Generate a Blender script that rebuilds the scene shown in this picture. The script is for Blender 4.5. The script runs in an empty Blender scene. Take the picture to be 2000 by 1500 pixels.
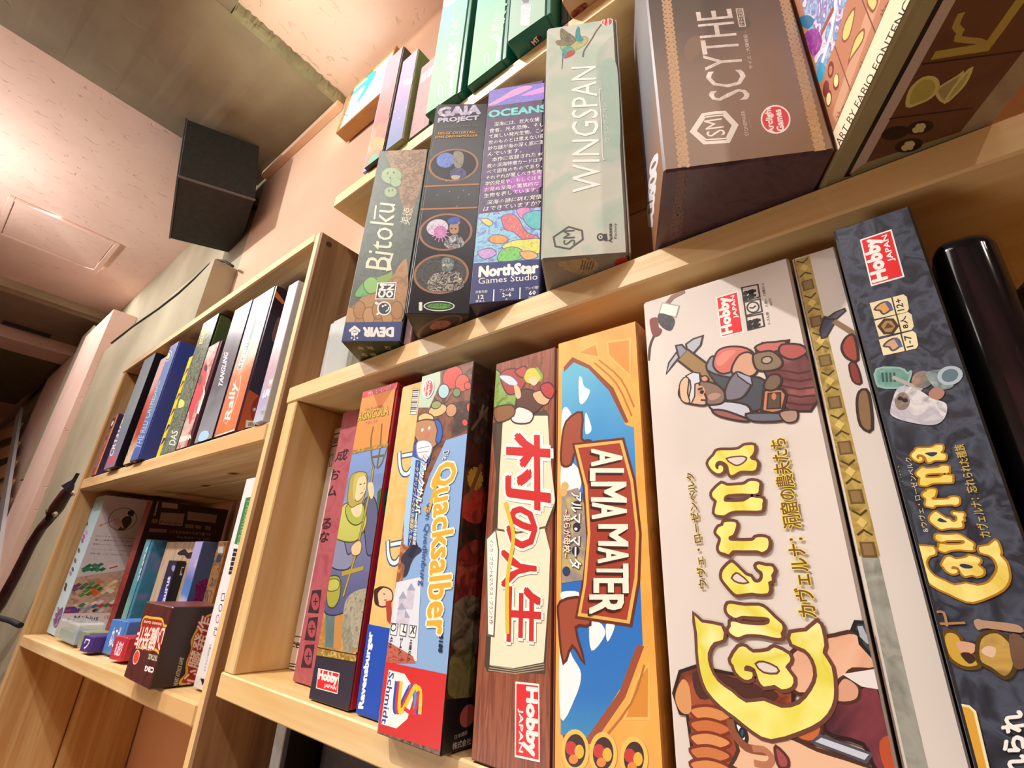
import bpy, bmesh, math, random
from mathutils import Vector, Matrix
from mathutils.geometry import tessellate_polygon
random.seed(7)
SC = bpy.context.scene
COL = SC.collection
U = 0.3            # metres per scene unit (one shelf depth)
H0 = 1.38          # eye height above the floor in metres

# ------------------------------------------------------------------ camera
_vx = Vector((-1250, 315, 920)).normalized()
_x = -_vx
_z = Vector((110, -2250, 920)).normalized()
_z = (_z - _x * _z.dot(_x)).normalized()
_y = _z.cross(_x)
R = Matrix((_x, _y, _z))                      # picture axes (right, down, forward) -> room axes
def ray(u, v): return R @ Vector((u - 1000, v - 750, 920.0))
cam = bpy.data.cameras.new('camera'); cam.sensor_width = 36; cam.lens = 36 * 920 / 2000
cam.clip_start = 0.02; cam.clip_end = 60
co = bpy.data.objects.new('camera', cam); COL.objects.link(co)
rt, up, bk = R @ Vector((1, 0, 0)), R @ Vector((0, -1, 0)), R @ Vector((0, 0, -1))
M = Matrix((rt, up, bk)).transposed().to_4x4(); M.translation = Vector((0, 0, H0))
co.matrix_world = M
SC.camera = co

# ------------------------------------------------------------------ world, lights, exposure
w = bpy.data.worlds.new('world'); SC.world = w; w.use_nodes = True
w.node_tree.nodes['Background'].inputs[0].default_value = (1, 0.86, 0.72, 1)
w.node_tree.nodes['Background'].inputs[1].default_value = 0.05
SC.view_settings.view_transform = 'Standard'; SC.view_settings.look = 'None'
SC.view_settings.exposure = 0.0; SC.view_settings.gamma = 1.0
SC.view_settings.use_curve_mapping = False
SC.cycles.use_denoising = True
SC.cycles.max_bounces = 8
SC.cycles.sample_clamp_indirect = 6.0
def W(x, y, z): return Vector((x * U, y * U, z * U + H0))
def lamp(name, kind, loc, power, color, size=0.05, target=None, **k):
    l = bpy.data.lights.new(name, kind); l.energy = power; l.color = color
    o = bpy.data.objects.new(name, l); COL.objects.link(o); o.location = W(*loc)
    if kind == 'AREA':
        l.shape = 'RECTANGLE'; l.size = k.get('sx', 1); l.size_y = k.get('sy', 1)
    else: l.shadow_soft_size = size
    if kind == 'SPOT': l.spot_size = k.get('cone', 1.8); l.spot_blend = 0.6
    if target is not None:
        o.rotation_euler = (W(*target) - o.location).to_track_quat('-Z', 'Y').to_euler()
    return o
lamp('ceiling_spot', 'SPOT', (-3.1, -2.6, 5.8), 165, (1, .97, .92), .02, (-.9, 1, -1.0), cone=1.45)
lamp('ceiling_spot', 'SPOT', (-8.4, -2.6, 5.8), 85, (1, .97, .92), .02, (-5.5, 1.6, 1.0), cone=1.9)
lamp('ceiling_spot', 'SPOT', (5, -3.2, 5.8), 55, (1, .88, .74), .03, (.5, 1, 0), cone=1.7)
lamp('added_soft_fill', 'AREA', (-10, -2.4, 5.95), 58, (1, .95, .90), sx=3.5, sy=.8, target=(-9, -1, -4))  # soft area fill added for ambient light, no ceiling panel known
lamp('added_soft_fill', 'AREA', (-1, -2.4, 5.95), 36, (1, .93, .86), sx=2.4, sy=.8, target=(-1.2, 1, .2))  # second added ambient fill, aimed at the shelves
lamp('added_low_fill', 'SPOT', (-3.5, -2.6, -3.0), 34, (1, .95, .88), .25, (.2, 1, .8), cone=1.7)  # fill added from below to brighten shelf undersides; no counter stands there
lamp('added_glow_spot', 'SPOT', (-10.8, -1.9, 4.2), 34, (1, .95, .90), .1, (-10.4, -1.0, 6.1), cone=2.5)  # unseen spot added to make the glow on the left ceiling
lamp('added_glow_spot', 'SPOT', (-4.2, 0.9, 4.8), 6.5, (1, 1, .78), .1, (-4.5, 1.4, 6.1), cone=2.0)  # unseen spot added to strengthen the lit sign's glow on the ceiling

# ------------------------------------------------------------------ materials
def lin(c):
    if isinstance(c, str):
        c = [int(c[i:i + 2], 16) / 255 for i in (0, 2, 4)]
    return tuple(((v / 12.92) if v <= .04045 else ((v + .055) / 1.055) ** 2.4) for v in c) + (1,)
_mc = {}
def _new(name):
    m = bpy.data.materials.new(name); m.use_nodes = True
    nt = m.node_tree; b = nt.nodes['Principled BSDF']
    return m, nt, b
def ink(c, rough=.42):
    k = ('ink', c, rough)
    if k not in _mc:
        m, nt, b = _new('ink_' + str(c)); b.inputs['Base Color'].default_value = lin(c)
        b.inputs['Roughness'].default_value = rough; _mc[k] = m
    return _mc[k]
def metal(c, rough=.25):
    k = ('metal', c, rough)
    if k not in _mc:
        m, nt, b = _new('metal_' + c); b.inputs['Base Color'].default_value = lin(c)
        b.inputs['Roughness'].default_value = rough; b.inputs['Metallic'].default_value = 1; _mc[k] = m
    return _mc[k]
def art(cols, scale=30, rough=.42, dist=1.5, detail=4, stretch=(1, 1, 1), const=False):
    """mottled printed colours"""
    k = ('art', tuple(cols), scale, rough, dist, detail, stretch, const)
    if k in _mc: return _mc[k]
    m, nt, b = _new('art_' + cols[0]); N = nt.nodes; L = nt.links
    tc = N.new('ShaderNodeTexCoord'); mp = N.new('ShaderNodeMapping'); mp.inputs['Scale'].default_value = stretch
    no = N.new('ShaderNodeTexNoise'); no.inputs['Scale'].default_value = scale * 2.3; no.inputs['Detail'].default_value = detail
    no.inputs['Distortion'].default_value = dist
    r = N.new('ShaderNodeValToRGB'); r.color_ramp.interpolation = 'CONSTANT' if const else 'LINEAR'
    n = len(cols); el = r.color_ramp.elements
    while len(el) < n: el.new(.5)
    for i, c in enumerate(cols):
        el[i].position = .3 + .4 * i / max(1, n - 1); el[i].color = lin(c)
    L.new(tc.outputs['Object'], mp.inputs[0]); L.new(mp.outputs[0], no.inputs['Vector'])
    L.new(no.outputs['Fac'], r.inputs[0]); L.new(r.outputs[0], b.inputs['Base Color'])
    b.inputs['Roughness'].default_value = rough
    _mc[k] = m; return m
def grad(c1, c2, axis, a, bb, rough=.42, extra=None, noise=.06):
    """printed colour that changes along one local axis of the box (0 x, 1 y, 2 z), from a to bb in units"""
    k = ('grad', c1, c2, axis, a, bb, rough, tuple(extra or ()))
    if k in _mc: return _mc[k]
    m, nt, b = _new('grad_' + c1); N = nt.nodes; L = nt.links
    tc = N.new('ShaderNodeTexCoord'); se = N.new('ShaderNodeSeparateXYZ'); L.new(tc.outputs['Object'], se.inputs[0])
    mr = N.new('ShaderNodeMapRange'); mr.inputs['From Min'].default_value = a * U; mr.inputs['From Max'].default_value = bb * U
    no = N.new('ShaderNodeTexNoise'); no.inputs['Scale'].default_value = 18; no.inputs['Detail'].default_value = 3
    ad = N.new('ShaderNodeMath'); ad.operation = 'MULTIPLY_ADD'; ad.inputs[1].default_value = noise * 2.2; 
    L.new(se.outputs[axis], mr.inputs[0]); L.new(tc.outputs['Object'], no.inputs['Vector'])
    L.new(no.outputs['Fac'], ad.inputs[0]); L.new(mr.outputs[0], ad.inputs[2])
    r = N.new('ShaderNodeValToRGB'); cols = [c1] + list(extra or []) + [c2]; el = r.color_ramp.elements
    while len(el) < len(cols): el.new(.5)
    for i, c in enumerate(cols): el[i].position = i / (len(cols) - 1); el[i].color = lin(c)
    L.new(ad.outputs[0], r.inputs[0]); L.new(r.outputs[0], b.inputs['Base Color'])
    b.inputs['Roughness'].default_value = rough
    _mc[k] = m; return m
def wood(c1, c2, axis=0, rough=.55, knots=0.0, fine=1.0, key=''):
    k = ('wood', c1, c2, axis, rough, knots, fine, key)
    if k in _mc: return _mc[k]
    m, nt, b = _new('wood_' + c1); N = nt.nodes; L = nt.links
    tc = N.new('ShaderNodeTexCoord'); mp = N.new('ShaderNodeMapping')
    s = [30 * fine] * 3; s[axis] = 1.6; mp.inputs['Scale'].default_value = s
    no = N.new('ShaderNodeTexNoise'); no.inputs['Scale'].default_value = 1.0; no.inputs['Detail'].default_value = 6
    no.inputs['Distortion'].default_value = .6
    mp2 = N.new('ShaderNodeMapping'); s2 = [150 * fine] * 3; s2[axis] = 5; mp2.inputs['Scale'].default_value = s2
    n2 = N.new('ShaderNodeTexNoise'); n2.inputs['Scale'].default_value = 1.0; n2.inputs['Detail'].default_value = 3
    mix = N.new('ShaderNodeMath'); mix.operation = 'MULTIPLY_ADD'; mix.inputs[1].default_value = .35
    r = N.new('ShaderNodeValToRGB'); el = r.color_ramp.elements
    el[0].position = .42; el[0].color = lin(c1); el[1].position = .78; el[1].color = lin(c2)
    L.new(tc.outputs['Object'], mp.inputs[0]); L.new(tc.outputs['Object'], mp2.inputs[0])
    L.new(mp.outputs[0], no.inputs['Vector']); L.new(mp2.outputs[0], n2.inputs['Vector'])
    L.new(n2.outputs['Fac'], mix.inputs[0]); L.new(no.outputs['Fac'], mix.inputs[2])
    L.new(mix.outputs[0], r.inputs[0]); col = r.outputs[0]
    if knots:
        vo = N.new('ShaderNodeTexVoronoi'); vo.inputs['Scale'].default_value = knots
        mp3 = N.new('ShaderNodeMapping'); s3 = [1.6] * 3; s3[axis] = .8; mp3.inputs['Scale'].default_value = s3
        L.new(tc.outputs['Object'], mp3.inputs[0]); L.new(mp3.outputs[0], vo.inputs['Vector'])
        rr = N.new('ShaderNodeValToRGB'); e = rr.color_ramp.elements
        e[0].position = .045; e[0].color = (1, 1, 1, 1); e[1].position = .10; e[1].color = (0, 0, 0, 1)
        mx = N.new('ShaderNodeMix'); mx.data_type = 'RGBA'
        L.new(vo.outputs['Distance'], rr.inputs[0]); L.new(rr.outputs[0], mx.inputs['Factor'])
        L.new(col, mx.inputs['A']); mx.inputs['B'].default_value = lin('5a3418'); col = mx.outputs['Result']
    L.new(col, b.inputs['Base Color'])
    bp = N.new('ShaderNodeBump'); bp.inputs['Strength'].default_value = .12; bp.inputs['Distance'].default_value = .002
    L.new(n2.outputs['Fac'], bp.inputs['Height']); L.new(bp.outputs[0], b.inputs['Normal'])
    b.inputs['Roughness'].default_value = rough
    _mc[k] = m; return m
def plaster(c1, c2, scale=2.5, bump=.25, pits=True, rough=.85, sc2=40):
    k = ('pl', c1, c2, scale, bump, pits)
    if k in _mc: return _mc[k]
    m, nt, b = _new('plaster_' + c1); N = nt.nodes; L = nt.links
    tc = N.new('ShaderNodeTexCoord')
    no = N.new('ShaderNodeTexNoise'); no.inputs['Scale'].default_value = scale; no.inputs['Detail'].default_value = 7
    r = N.new('ShaderNodeValToRGB'); el = r.color_ramp.elements
    el[0].position = .35; el[0].color = lin(c1); el[1].position = .65; el[1].color = lin(c2)
    L.new(tc.outputs['Object'], no.inputs['Vector']); L.new(no.outputs['Fac'], r.inputs[0]); col = r.outputs[0]
    n2 = N.new('ShaderNodeTexNoise'); n2.inputs['Scale'].default_value = sc2; n2.inputs['Detail'].default_value = 4
    n2.inputs['Distortion'].default_value = 1.0
    mp = N.new('ShaderNodeMapping'); mp.inputs['Scale'].default_value = (1, .45, 1)
    L.new(tc.outputs['Object'], mp.inputs[0]); L.new(mp.outputs[0], n2.inputs['Vector'])
    if pits:
        rr = N.new('ShaderNodeValToRGB'); e = rr.color_ramp.elements
        e[0].position = .27; e[0].color = (0, 0, 0, 1); e[1].position = .36; e[1].color = (1, 1, 1, 1)
        L.new(n2.outputs['Fac'], rr.inputs[0]); h = rr.outputs[0]
    else: h = n2.outputs['Fac']
    bp = N.new('ShaderNodeBump'); bp.inputs['Strength'].default_value = bump; bp.inputs['Distance'].default_value = .008
    L.new(h, bp.inputs['Height']); L.new(bp.outputs[0], b.inputs['Normal'])
    L.new(col, b.inputs['Base Color']); b.inputs['Roughness'].default_value = rough
    _mc[k] = m; return m
def glow(c, s):
    m, nt, b = _new('lit_panel'); b.inputs['Base Color'].default_value = lin(c)
    b.inputs['Emission Color'].default_value = lin(c); b.inputs['Emission Strength'].default_value = s
    return m
def clear(c='eef4f2', rough=.08, ior=1.3, alpha=.35):
    m, nt, b = _new('clear_plastic'); b.inputs['Base Color'].default_value = lin(c)
    b.inputs['Roughness'].default_value = rough; b.inputs['Alpha'].default_value = alpha
    return m

# ------------------------------------------------------------------ object helpers
def tag(o, label=None, cat=None, group=None, kind=None):
    if label: o['label'] = label
    if cat: o['category'] = cat
    if group: o['group'] = group
    if kind: o['kind'] = kind
    return o
def thing(name, label, cat, loc, rz=0, group=None, rx=0, ry=0):
    o = bpy.data.objects.new(name, None); COL.objects.link(o); o.empty_display_size = .05
    o.location = W(*loc); o.rotation_euler = (rx, ry, rz)
    return tag(o, label, cat, group)
def mesh_obj(name, me, parent=None):
    o = bpy.data.objects.new(name, me); COL.objects.link(o)
    if parent is not None: o.parent = parent
    return o
def cuboid(x0, x1, y0, y1, z0, z1, mats, bevel=.0006, segs=1):
    """box in units; mats = one material or dict front/back/left/right/top/bottom"""
    me = bpy.data.meshes.new('cuboid'); bm = bmesh.new()
    v = [bm.verts.new((x * U, y * U, z * U)) for z in (z0, z1) for y in (y0, y1) for x in (x0, x1)]
    F = dict(bottom=(0, 2, 3, 1), top=(4, 5, 7, 6), front=(0, 1, 5, 4), back=(2, 6, 7, 3), left=(0, 4, 6, 2), right=(1, 3, 7, 5))
    ml = []
    for n, idx in F.items():
        f = bm.faces.new([v[i] for i in idx])
        m = mats.get(n, mats.get('all')) if isinstance(mats, dict) else mats
        if m not in ml: ml.append(m)
        f.material_index = ml.index(m)
    if bevel:
        bmesh.ops.bevel(bm, geom=list(bm.edges), offset=bevel, segments=segs, affect='EDGES', profile=.5)
    if segs > 1:
        for f in bm.faces: f.smooth = True
    bm.to_mesh(me); bm.free()
    for m in ml: me.materials.append(m)
    return me
def block(name, x0, x1, y0, y1, z0, z1, mats, parent=None, bevel=.0006, segs=1):
    """box mesh whose own origin is its low corner, in world (parent None) or in the parent's frame"""
    me = cuboid(0, x1 - x0, 0, y1 - y0, 0, z1 - z0, mats, bevel, segs)
    o = mesh_obj(name, me, parent)
    o.location = W(x0, y0, z0) if parent is None else Vector((x0 * U, y0 * U, z0 * U))
    return o
def tube(name, pts, r, mat, parent=None, segs=8, radii=None, caps=True):
    """smooth tube through points (metres, local)"""
    me = bpy.data.meshes.new(name); bm = bmesh.new(); P = [Vector(p) for p in pts]; rings = []
    nrm = None
    for i, p in enumerate(P):
        t = (P[min(i + 1, len(P) - 1)] - P[max(i - 1, 0)]).normalized()
        if nrm is None: nrm = t.orthogonal().normalized()
        nrm = (nrm - t * nrm.dot(t)).normalized(); bi = t.cross(nrm)
        rr = radii[i] if radii else r
        rings.append([bm.verts.new(p + (nrm * math.cos(a) + bi * math.sin(a)) * rr) for a in [2 * math.pi * k / segs for k in range(segs)]])
    for a, b in zip(rings, rings[1:]):
        for k in range(segs):
            f = bm.faces.new((a[k], a[(k + 1) % segs], b[(k + 1) % segs], b[k])); f.smooth = True
    if caps: bm.faces.new(rings[0][::-1]); bm.faces.new(rings[-1])
    bm.to_mesh(me); bm.free(); me.materials.append(mat)
    return mesh_obj(name, me, parent)
def prism(name, poly, z0, z1, mat, parent=None, axis='z'):
    """polygon (metres) extruded along an axis"""
    me = bpy.data.meshes.new(name); bm = bmesh.new()
    def pt(p, h): return {'z': (p[0], p[1], h), 'y': (p[0], h, p[1]), 'x': (h, p[0], p[1])}[axis]
    a = [bm.verts.new(pt(p, z0)) for p in poly]; b = [bm.verts.new(pt(p, z1)) for p in poly]; n = len(poly)
    for i in range(n): bm.faces.new((a[i], a[(i + 1) % n], b[(i + 1) % n], b[i]))
    for t in tessellate_polygon([[Vector((p[0], p[1], 0)) for p in poly]]):
        bm.faces.new([a[i] for i in t]); bm.faces.new([b[i] for i in t][::-1])
    bmesh.ops.recalc_face_normals(bm, faces=list(bm.faces)); bm.to_mesh(me); bm.free(); me.materials.append(mat)
    return mesh_obj(name, me, parent)
def smooth(pts, n=5, closed=True):
    """Catmull-Rom through points"""
    out = []; m = len(pts)
    for i in range(m if closed else m - 1):
        p = [pts[(i + k - 1) % m] if closed else pts[max(0, min(m - 1, i + k - 1))] for k in range(4)]
        for j in range(n):
            t = j / n; t2 = t * t; t3 = t2 * t
            out.append(tuple(.5 * ((2 * p[1][a]) + (-p[0][a] + p[2][a]) * t + (2 * p[0][a] - 5 * p[1][a] + 4 * p[2][a] - p[3][a]) * t2 + (-p[0][a] + 3 * p[1][a] - 3 * p[2][a] + p[3][a]) * t3) for a in (0, 1)))
    if not closed: out.append(tuple(pts[-1]))
    return out
def Zm(ox, oy, s): return lambda *p: [(ox + x / s, oy + y / s) for x, y in zip(p[::2], p[1::2])]

# ------------------------------------------------------------------ board game boxes with print
_tc = {}
def text_mesh(s, bold=0.0, res=2):
    k = (s, bold, res)
    if k in _tc: return _tc[k]
    c = bpy.data.curves.new('t', 'FONT'); c.body = s; c.offset = bold; c.resolution_u = res; c.fill_mode = 'FRONT'
    o = bpy.data.objects.new('t', c); COL.objects.link(o); dg = bpy.context.evaluated_depsgraph_get()
    me = bpy.data.meshes.new_from_object(o.evaluated_get(dg), depsgraph=dg)
    me.calc_loop_triangles(); V = [v.co.copy() for v in me.vertices]; T = [tuple(t.vertices) for t in me.loop_triangles]
    bpy.data.objects.remove(o); bpy.data.curves.remove(c); bpy.data.meshes.remove(me)
    _tc[k] = (V, T); return _tc[k]
def clip(poly, x0, x1, y0, y1):
    for ax, lim, sg in ((0, x0, 1), (0, x1, -1), (1, y0, 1), (1, y1, -1)):
        if not poly: return poly
        out = []
        for i in range(len(poly)):
            a, b = poly[i - 1], poly[i]; da, db = sg * (a[ax] - lim), sg * (b[ax] - lim)
            if (da >= 0) != (db >= 0):
                t = da / (da - db); out.append((a[0] + (b[0] - a[0]) * t, a[1] + (b[1] - a[1]) * t))
            if db >= 0: out.append(b)
        poly = out
    return poly
class Paint:
    """flat print on one face of a thing; places are picture points carried onto the real face"""
    def __init__(s, bx, face, name, start=1):
        s.bx, s.face, s.name, s.layer = bx, face, name, start
        s.V, s.F, s.MI, s.mats, s.calls, s.sub = [], [], [], [], [], 0
        w, d, h = bx.w, bx.d, bx.h
        m = .003
        s.rect = {'front': (m, w - m, m, h - m), 'right': (m, d - m, m, h - m), 'left': (m, d - m, m, h - m), 'bottom': (m, w - m, m, d - m), 'top': (m, w - m, m, d - m)}[face]
    def loc(s, p):
        """picture point -> face coordinates (units)"""
        b = s.bx; A = b.inv; o = A @ Vector((0, 0, H0)); d = (A.to_3x3() @ ray(*p)); o /= U
        ax, val = {'front': (1, 0), 'right': (0, b.w), 'left': (0, 0), 'bottom': (2, 0), 'top': (2, b.h)}[s.face]
        t = (val - o[ax]) / d[ax]; q = o + d * t
        return {'front': (q.x, q.z), 'right': (q.y, q.z), 'left': (q.y, q.z), 'bottom': (q.x, q.y), 'top': (q.x, q.y)}[s.face]
    def to3(s, q):
        e = s.layer * .0000045 + (s.sub % 6) * .0000007; b = s.bx
        return {'front': (q[0] * U, -e, q[1] * U), 'right': (b.w * U + e, q[0] * U, q[1] * U), 'left': (-e, q[0] * U, q[1] * U),
                'bottom': (q[0] * U, q[1] * U, -e), 'top': (q[0] * U, q[1] * U, b.h * U + e)}[s.face]
    def _tri(s, tris, mat):
        if mat not in s.mats: s.mats.append(mat)
        mi = s.mats.index(mat)
        n0, f0 = len(s.V), len(s.F)
        for t in tris:
            s.sub += 1
            c = clip(list(t), *s.rect)
            if len(c) >= 3:
                n = len(s.V); s.V += [s.to3(q) for q in c]; s.F.append(tuple(range(n, n + len(c)))); s.MI.append(mi)
        if len(s.F) > f0: s.calls.append((n0, len(s.V), f0, len(s.F)))
        s.layer += 1
    def lpoly(s, pts, mat):
        if isinstance(mat, str): mat = ink(mat)
        vs = [Vector((p[0], p[1], 0)) for p in pts]
        s._tri([[pts[i] for i in t] for t in tessellate_polygon([vs])], mat)
    def poly(s, pts, mat, sm=0, edge=None, ew=.004):
        q = [s.loc(p) for p in pts]
        if sm: q = smooth(q, sm)
        if edge: s.lline(q + [q[0]], ew * 2, edge)
        s.lpoly(q, mat)
        if edge: s.lline(q + [q[0]], ew * .9, edge)
    def lline(s, q, wd, mat):
        """stroke with mitred joints, so that no two pieces lie on each other"""
        if isinstance(mat, str): mat = ink(mat)
        h = wd / 2; Q = [q[0]]
        for p in q[1:]:
            if math.hypot(p[0] - Q[-1][0], p[1] - Q[-1][1]) > max(1e-4, wd * .12): Q.append(p)
        closed = len(Q) > 3 and math.hypot(q[0][0] - q[-1][0], q[0][1] - q[-1][1]) < 1e-6
        if closed and math.hypot(Q[0][0] - Q[-1][0], Q[0][1] - Q[-1][1]) < max(1e-4, wd * .5): Q.pop()
        n = len(Q)
        if n < 2: return
        Lf, Rt = [], []
        for i in range(n):
            a = Q[i - 1] if (i or closed) else None; c = Q[(i + 1) % n] if (i < n - 1 or closed) else None; b = Q[i]
            def nm(u, v):
                dx, dy = v[0] - u[0], v[1] - u[1]; L = math.hypot(dx, dy) or 1; return (-dy / L, dx / L)
            n1 = nm(a, b) if a else nm(b, c); n2 = nm(b, c) if c else n1
            mx, my = n1[0] + n2[0], n1[1] + n2[1]; L = math.hypot(mx, my)
            if L < .35: mx, my = n1; k = h
            else: mx, my = mx / L, my / L; k = min(h / max(.35, (mx * n1[0] + my * n1[1])), h * 1.6)
            e = (0, 0)
            if a is None: e = (-n2[1] * h * .3, n2[0] * h * .3); e = (-e[0], -e[1]) if (e[0] * (c[0] - b[0]) + e[1] * (c[1] - b[1])) > 0 else e
            if c is None: e = (n1[1] * h * .3, -n1[0] * h * .3); e = (-e[0], -e[1]) if (e[0] * (b[0] - a[0]) + e[1] * (b[1] - a[1])) < 0 else e
            Lf.append((b[0] + mx * k + e[0], b[1] + my * k + e[1])); Rt.append((b[0] - mx * k + e[0], b[1] - my * k + e[1]))
        tr = []
        for i in range(n if closed else n - 1):
            j = (i + 1) % n; tr += [(Lf[i], Lf[j], Rt[j]), (Lf[i], Rt[j], Rt[i])]
        s._tri(tr, mat)
    def line(s, pts, wd, mat, sm=0):
        q = [s.loc(p) for p in pts]
        if sm: q = smooth(q, sm, False)
        s.lline(q, wd, mat)
    def ell(s, c, a, b, mat, n=28, edge=None, ew=.006):
        """ellipse from centre and two axis end points"""
        C, A, B = s.loc(c), s.loc(a), s.loc(b)
        q = [(C[0] + (A[0] - C[0]) * math.cos(t) + (B[0] - C[0]) * math.sin(t), C[1] + (A[1] - C[1]) * math.cos(t) + (B[1] - C[1]) * math.sin(t)) for t in [2 * math.pi * k / n for k in range(n)]]
        if mat is not None: s.lpoly(q, mat)
        if edge: s.lline(q + [q[0]], ew, edge)
    def dots(s, pts, r, mats, n=6):
        for i, p in enumerate(pts):
            c = s.loc(p); q = [(c[0] + r * math.cos(2 * math.pi * k / n), c[1] + r * math.sin(2 * math.pi * k / n)) for k in range(n)]
            s.lpoly(q, mats[i % len(mats)]); s.layer -= 1
        s.layer += 1
    def text(s, body, p0, p1, p2, mat, bold=0.0, out=None, ob=.05, res=2, loc=False):
        """p0 bottom-left, p1 bottom-right, p2 top-left of the line of text, as read"""
        if isinstance(mat, str): mat = ink(mat)
        V, T = text_mesh(body, 0.0, res)
        if not V: return
        L0, L1, L2 = (p0, p1, p2) if loc else (s.loc(p0), s.loc(p1), s.loc(p2))
        x0, x1 = min(v.x for v in V), max(v.x for v in V); y0, y1 = min(v.y for v in V), max(v.y for v in V)
        sx = math.hypot(L1[0] - L0[0], L1[1] - L0[1]) / (x1 - x0); sy = math.hypot(L2[0] - L0[0], L2[1] - L0[1]) / (y1 - y0)
        def mp(v, dx=0, dy=0):
            a, b = (v.x + dx - x0) / (x1 - x0), (v.y + dy - y0) / (y1 - y0)
            return (L0[0] + (L1[0] - L0[0]) * a + (L2[0] - L0[0]) * b, L0[1] + (L1[1] - L0[1]) * a + (L2[1] - L0[1]) * b)
        def draw(r, m, n):
            r *= .5 * (sx + sy)
            for k in range(n):
                t = 2 * math.pi * (k + .5) / n
                s._tri([[mp(V[i], r / sx * math.cos(t), r / sy * math.sin(t)) for i in q] for q in T], m)
        if out: draw(bold + ob, ink(out) if isinstance(out, str) else out, 8)
        if bold >= .015: draw(bold, mat, 4 if bold < .04 else 6)
        s._tri([[mp(V[i]) for i in q] for q in T], mat)
    def glyph(s, pts, mat, edge=None, ew=.012, sm=4):
        s.poly(pts, mat, sm, edge, ew)
    def done(s, pad=.035):
        """one mesh for every group of marks that touch; marks that stand apart become prints of their own"""
        if not s.F: return None
        if hasattr(s.bx, 'top'): s.bx.top[s.face] = s.layer
        par = getattr(s.bx, 'body', None) or s.bx.root
        cl = []
        for c in s.calls:
            V = s.V[c[0]:c[1]]; lo = [min(v[i] for v in V) - pad * U / 2 for i in range(3)]; hi = [max(v[i] for v in V) + pad * U / 2 for i in range(3)]
            mem = [c]
            while True:
                hit = [k for k in cl if all(k[0][i] <= hi[i] and k[1][i] >= lo[i] for i in range(3))]
                if not hit: break
                for k in hit: cl.remove(k); mem = k[2] + mem; lo = [min(lo[i], k[0][i]) for i in range(3)]; hi = [max(hi[i], k[1][i]) for i in range(3)]
            cl.append((lo, hi, mem))
        for lo, hi, mem in cl:
            V, F, MI = [], [], []
            for n0, n1, f0, f1 in sorted(mem):
                off = len(V) - n0; V += s.V[n0:n1]; F += [tuple(i + off for i in f) for f in s.F[f0:f1]]; MI += s.MI[f0:f1]
            me = bpy.data.meshes.new(s.name); me.from_pydata(V, [], F)
            used = sorted(set(MI)); 
            for m in used: me.materials.append(s.mats[m])
            me.polygons.foreach_set('material_index', [used.index(i) for i in MI]); me.update()
            o = mesh_obj(s.name, me, par)
            if par is not s.bx.root: o.location = -par.location
class GameBox:
    def __init__(s, name, label, cat, x, y, z, w, d, h, rot=0, mats=None, seam='R', sf=.04, group=None, bevel=.0009, tray=True, traymat=None, rx=0, ry=0):
        s.w, s.d, s.h, s.top = w, d, h, {}
        r = math.radians(rot); z += .004
        s.root = thing(name, label, cat, (x, y, z), r, group, rx, ry)
        m = Matrix.Translation(W(x, y, z)) @ s.root.rotation_euler.to_matrix().to_4x4(); s.inv = m.inverted()
        mats = mats or ink('cccccc')
        if tray and sf:
            sf *= 1
            t = .004; a = w * sf
            if seam == 'R':
                s.body = block('lid', 0, w - a, 0, d, 0, h, mats, s.root, bevel)
                block('tray', w - a, w, t, d - t, t, h - t, traymat or mats, s.root, bevel * .6)
            else:
                s.body = block('lid', a, w, 0, d, 0, h, mats, s.root, bevel)
                block('tray', 0, a, t, d - t, t, h - t, traymat or mats, s.root, bevel * .6)
        else:
            s.body = block('carton', 0, w, 0, d, 0, h, mats, s.root, bevel)
    def paint(s, face, name='printed_artwork', start=1):
        p = Paint(s, face, name, s.top.get(face, 0) + 2); s.live = p; return p

# ------------------------------------------------------------------ the room
def struct(name, x0, x1, y0, y1, z0, z1, mat, bevel=0):
    o = block(name, x0, x1, y0, y1, z0, z1, mat, None, bevel); return tag(o, kind='structure')
PINK = plaster('e6c4b5', 'efd0c2', 3, .6)
PINKW = plaster('e8bda1', 'efc8ad', 2, .12, False)
CREAM = plaster('f0cdae', 'f3d6bb', 3, .35)
CONC = plaster('7c705c', '9c8e74', 2.2, .12, True, sc2=16)
CONC2 = plaster('a39a80', 'b5ab92', 3, .2, True, sc2=18)
WALLY = 2.04
struct('floor', -34, 9, -9, 2.04, -4.8, -4.6, wood('4c3826', '604630', 0, .5))
struct('wall_back', -7.1, 9, WALLY, 2.4, -4.6, 6.3, PINKW)
struct('wall_back_left', -34, -7.1, WALLY, 2.4, -4.6, 6.3, CONC2)
struct('wall_right', 9, 9.4, -9, 2.04, -4.6, 6.3, PINKW)
struct('wall_front', -34, 9, -9.4, -9, -4.6, 6.3, PINKW)
struct('wall_left', -34.4, -34, -9, 2.4, -4.6, 6.3, PINKW)
struct('ceiling', -34, 9, -9, 2.4, 6.14, 6.5, PINK)
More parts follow.
